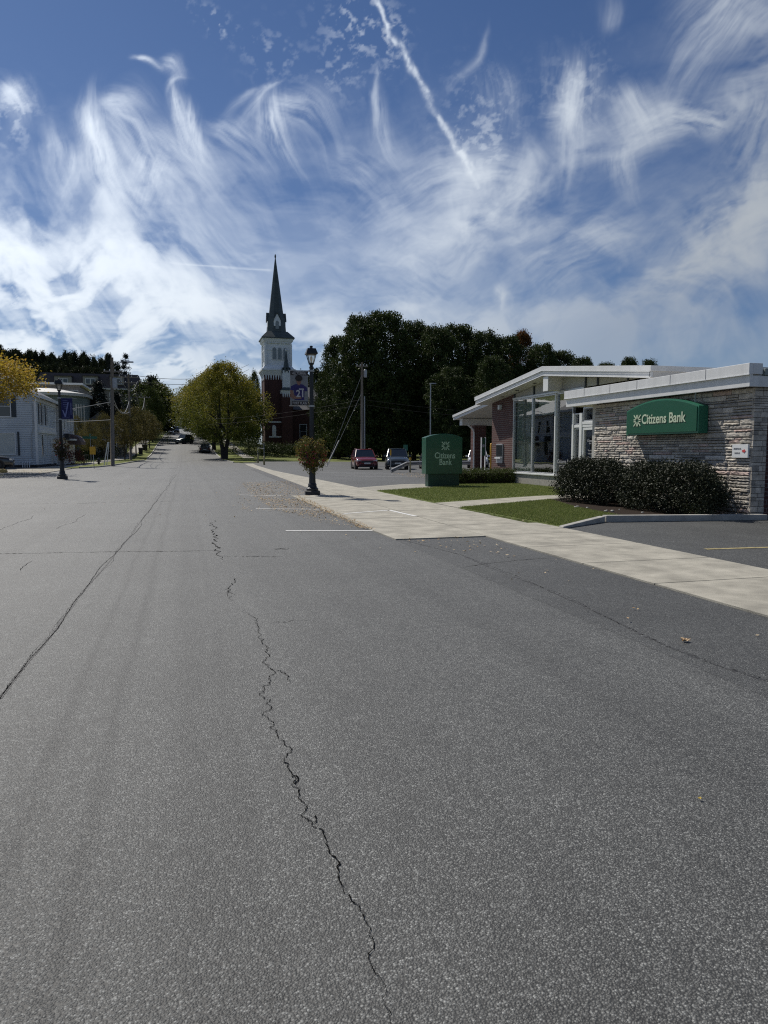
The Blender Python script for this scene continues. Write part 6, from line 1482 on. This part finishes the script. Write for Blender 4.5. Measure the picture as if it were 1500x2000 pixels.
# street trees
p = PG(440, 896)
tree('locust_tree', 'large yellow-green locust with twin trunk on the right kerb', p.x-.1, p.y, (pxx(510, p.y)-pxx(354, p.y))/2, pzz(712, 440, p.y), 'locust0', 't_locust', rot=.0)
p = PG(418, 879)
tree('locust_tree', 'second yellow-green locust just behind the twin-trunk one', p.x, p.y, (pxx(495, p.y)-pxx(352, p.y))/2, pzz(728, 420, p.y), 'locust1', 't_locust1', rot=1.4)
tree('street_tree', 'green tree overhanging the street left of the big locust', 6.6, 160, 9.2, pzz(740, 385, 160), 'locust1', 't_locust1', rot=2.2)
tree_px('street_tree', 'dark green tree right of the locust in front of the brick tower', 487, 124, 34, 748, 'green0', 't_maple', rot=.6)
tree_px('street_tree', 'small green treetop between the locust and the tower', 500, 150, 16, 730, 'green1', 't_maple', rot=.6)
tree_px('street_tree', 'distant green tree right of the street beyond the parked black car', 412, 215, 34, 770, 'green1', 't_maple', rot=1.6)
for i, (px, Y, hp, tp, c_) in enumerate([(316, 215, 38, 752, 'locust0'), (306, 180, 30, 748, 'green0'), (300, 160, 28, 760, 'green1'), (311, 190, 22, 785, 'green0'), (283, 150, 24, 800, 'green1'), (303, 230, 26, 738, 'hill1')]):
    tree_px('street_tree', ['yellow-green tree overhanging the street from the left', 'green tree left of the far street, rear of the clump', 'broad green tree at the end of the left pavement', 'small dense green tree by the left kerb near the silver SUV', 'dark bushy tree behind the rubbish bins', 'dark treetop against the sky right of the mansard building'][i], px, Y, hp, tp, c_, 't_maple' if c_ != 'locust0' else 't_locust1', rot=rt.uniform(0, 6))
cr_ = [(244, 899, 28, 806), (266, 893, 30, 800), (285, 882, 24, 806), (292, 876, 22, 812)]
for i, (px, py, hp, tp) in enumerate(cr_):
    p = PG(px, py); tree('crabapple_tree', 'small brownish street tree, %s of four along the left kerb' % ['nearest', 'second', 'third', 'farthest'][i], p.x, p.y, (pxx(px+hp, p.y)-pxx(px-hp, p.y))/2, pzz(tp, px, p.y), 'crab%d' % (i % 2), 't_crab', group='small brown street trees on the left', rot=i*1.3)
for i, (px, Y, hp, tp) in enumerate([(152, 92, 22, 816), (180, 88, 20, 826), (206, 95, 22, 812)]):
    tree_px('crabapple_tree', ['brown-leaved tree just right of the brown awning', 'brown-leaved tree above the yellow sign', 'brown-leaved tree just left of the utility pole'][i], px, Y, hp, tp, 'crab%d' % (i % 2), 't_crab', rot=i)
tree_px('spruce_tree', 'dark spruce left of the utility pole in front of the mansard building', 197, 108, 46, 748, 'spruce', None, rot=.4)
tree_px('spruce_tree', 'dark spruce behind the utility pole', 232, 120, 36, 770, 'spruce', None, rot=1.4)
tree_px('pine_tree', 'ragged pine above the mansard roof, left of two', 222, 186, 15, 694, 'pine', 't_pine', rot=.3)
tree_px('pine_tree', 'ragged pine above the mansard roof, right of two', 252, 190, 20, 694, 'pine', 't_pine', rot=1.9)
tree_px('pine_tree', 'sparse dark pine against the sky right of the mansard building', 298, 172, 15, 741, 'pine', 't_pine', rot=.9)
# yellow tree at the left edge (trunk stands just outside the picture)
L_yel = lm('yellow_leaf_crown', [(.10, .10, .015), (.24, .19, .03), (.40, .29, .04), (.42, .22, .04)], .45)
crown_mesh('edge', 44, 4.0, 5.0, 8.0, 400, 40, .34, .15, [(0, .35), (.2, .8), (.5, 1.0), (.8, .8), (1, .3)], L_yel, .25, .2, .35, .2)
trunk_mesh('t_edge', 3.6, .2, 9, 3.6, 12, z1=7)
tree('locust_tree', 'yellow tree crown at the left edge in front of the white house', -12.6, 50.0, 4.1, 7.4, 'edge', 't_edge', rot=.4)
tree('street_tree', 'green tree arching over the street, left of the gap', -7.4, 176, 8.2, pzz(750, 345, 176), 'green1', 't_hill', rot=.9)
tree('street_tree', 'green treetop filling the far end of the street on the right', 8.2, 190, 10.0, pzz(734, 380, 190), 'locust0', 't_locust1', rot=2.9)
# wooded hill
hp_ = []
for i in range(46):
    px = -70+i*6.8+rt.uniform(-4, 4); Y = rt.uniform(196, 236)
    line = np.interp(px, [-80, 0, 60, 110, 140, 215, 260], [672, 678, 688, 697, 692, 700, 722])
    hp_.append((px, Y, rt.uniform(13, 19), line+rt.uniform(-2, 7)))
for i in range(26): hp_.append((-70+i*11+rt.uniform(-4, 4), rt.uniform(182, 195), rt.uniform(15, 22), np.interp(-70+i*11, [-80, 60, 215, 260], [700, 705, 722, 740])+rt.uniform(0, 10)))
for i, (px, Y, hp, tp) in enumerate(hp_):
    tree_px('hill_tree', ('dark tree on the ridge line of the wooded hill behind the left houses' if i < 46 else 'dark tree lower on the wooded hill, just above the left roofs'), px, Y, hp, tp, 'hill%d' % (i % 3), 't_hill', group=('trees along the hill ridge' if i < 46 else 'trees lower on the wooded hillside'), rot=rt.uniform(0, 6.28), dz=0)
# far background woods on the right
for i in range(44):
    px = 560+i*20+rt.uniform(-8, 8); Y = rt.uniform(122, 134) if i > 8 else rt.uniform(155, 175)
    tree_px('background_tree', 'dark tree of the far belt behind the church and the bank', px, Y, 34, (rt.uniform(715, 735) if px < 1100 else rt.uniform(725, 760)), 'hill%d' % (i % 3), 't_hill', group='far belt of trees on the right', rot=rt.uniform(0, 6))
# shrubs
def shrub(name, label, x, y, z, rx, ry, h, n, size, m, seed, cat='shrub', group=None, top=.25, boxy=False, stems=0, mname='foliage'):
    r = np.random.default_rng(seed); t = thing(name, label, cat, (x, y, z), group)
    ncl = n//20
    if boxy:
        c = np.stack([r.uniform(-rx, rx, ncl), r.uniform(-ry, ry, ncl), r.uniform(.08, h, ncl)], 1)
        e = r.random(ncl) < .65; ax = r.integers(0, 3, ncl); s = np.where(r.random(ncl) < .5, -1, 1)
        for i in range(ncl):
            if e[i]:
                if ax[i] == 2: c[i, 2] = h-.03*r.random()
                elif ax[i] == 0: c[i, 0] = s[i]*rx
                else: c[i, 1] = s[i]*ry
    else:
        th = r.random(ncl)*6.283; u = r.random(ncl)**.8; fr = .55+.45*np.sqrt(r.random(ncl))
        am = 1+.12*np.sin(3*th+seed)+.10*np.sin(5*th+2*u*3)
        rad = np.sqrt(np.clip(1-(u-.35)**2*1.6, .05, 1))*fr*am
        c = np.stack([rx*rad*np.cos(th), ry*rad*np.sin(th), h*(.06+.94*u*(.93+.07*fr))], 1)
    p = np.repeat(c, 20, 0)+r.normal(size=(ncl*20, 3))*size*1.5; p[:, 2] = np.maximum(p[:, 2], .03)
    q = leaf_quads(p, size, r); link_mesh(mname, quads_mesh(mname, q, .5*r.random(len(p))+.5*np.repeat(r.random(ncl), 20), m), None, t)
    if stems:
        mb = MB(); rr = random.Random(seed)
        for k in range(stems):
            a = rr.uniform(0, 6.28); f = rr.uniform(.2, .85); mb.tube([(x+rx*f*.35*math.cos(a), y+ry*f*.35*math.sin(a), z-.05), (x+rx*f*math.cos(a), y+ry*f*math.sin(a), z+h*rr.uniform(.6, .9))], [.014, .005], 4)
        mb.build('stems', M_bark, t)
    return t
shrub('evergreen_shrub', 'large dark evergreen shrub before the stone wall, left of the pair', 11.42, 18.35, .05, .72, 1.50, 1.20, 30000, .050, L_holly, 101, stems=60, group='dark evergreen shrubs before the stone wall')
shrub('evergreen_shrub', 'large dark evergreen shrub before the stone wall, right of the pair', 11.55, 15.15, .05, .74, 1.75, 1.17, 32000, .050, L_holly, 102, stems=70, group='dark evergreen shrubs before the stone wall')
shrub('clipped_hedge', 'low clipped green hedge between the monument sign and the brick pier', 13.0, 31.1, 0, 1.75, .62, .62, 20000, .045, L_hedge, 103, 'hedge', boxy=True)
mb = MB(); mb.box(11.45, 30.65, 0, 14.6, 31.55, .50); core = mb.build('hedge_core', M_mulch); core.parent = [o for o in COL.objects if o.name.startswith('clipped_hedge')][0]; core.data.transform(Matrix.Translation(-Vector((13.0, 31.1, 0))))
for i, (px, py, r_, h, lb) in enumerate([(516, 898, 3.2, 1.5, 'dark clipped bush at the foot of the church tower'), (545, 897, 3.0, 1.4, 'dark clipped bush right of the tower foot'), (490, 894, 3.0, 2.0, 'dark bush between locust and church tower'), (598, 896, 3.2, 1.5, 'dark bush behind the flower basket by the church'), (640, 894, 3.4, 1.4, 'dark bush by the church nave'), (665, 893, 2.6, 1.2, 'dark bush left of the church porch')]):
    X, Y = pxx(px, 112), 112; shrub('church_bush', lb, X, Y, Hn(X, Y), r_, 1.6, h*1.35, 3200, .16, L_maple, 110+i)
for i, (px, py, r_, h, lb, m_) in enumerate([(160, 898, 1.1, 1.0, 'pale green low shrub left of the yellow sign', L_green), (172, 896, 1.3, 1.3, 'low green shrub behind the yellow sign', L_green), (203, 897, 2.1, 1.7, 'rounded dark shrub left of the utility pole', L_hill), (227, 893, 1.8, 1.4, 'rounded dark shrub just right of the utility pole', L_hill), (317, 868, 1.8, 2.4, 'dark bush by the left kerb farther up the street', L_maple), (145, 899, 1.0, .8, 'small dark shrub by the awning building', L_hill), (404, 862, 1.0, 1.6, 'small dark bush by the right kerb up the street', L_maple), (398, 856, 1.0, 1.6, 'small dark bush farther along the right kerb up the street', L_maple)]):
    p = PG(px, py); shrub('garden_shrub', lb, p.x, p.y, p.z, r_, r_, h, 1600, .12, m_, 130+i)
shrub('flowering_bush', 'red-tinged bush in front of the brown awning', -9.9, 72, .1, .8, .8, 1.5, 1500, .10, leafmat('red_bush', [(.03, .03, .012), (.10, .04, .03), (.25, .05, .05)], .2), 170)
# lawn litter stones by the mulch bed
for i in range(9):
    x, y = rt.uniform(9.9, 10.7), rt.uniform(14.4, 17.5); s = rt.uniform(.025, .06); mb = MB(); mb.lathe([(s*.8, 0), (s, s*.4), (s*.6, s*.8)], (x, y, .045), 7)
    tag(mb.build('pale_stone', M_kerb), 'small pale stone lying in the dark mulch at the shrub bed edge', 'stone', 'pale stones on the mulch bed')
# far corner tree belt that closes the view between house and hill handled by the hillside group
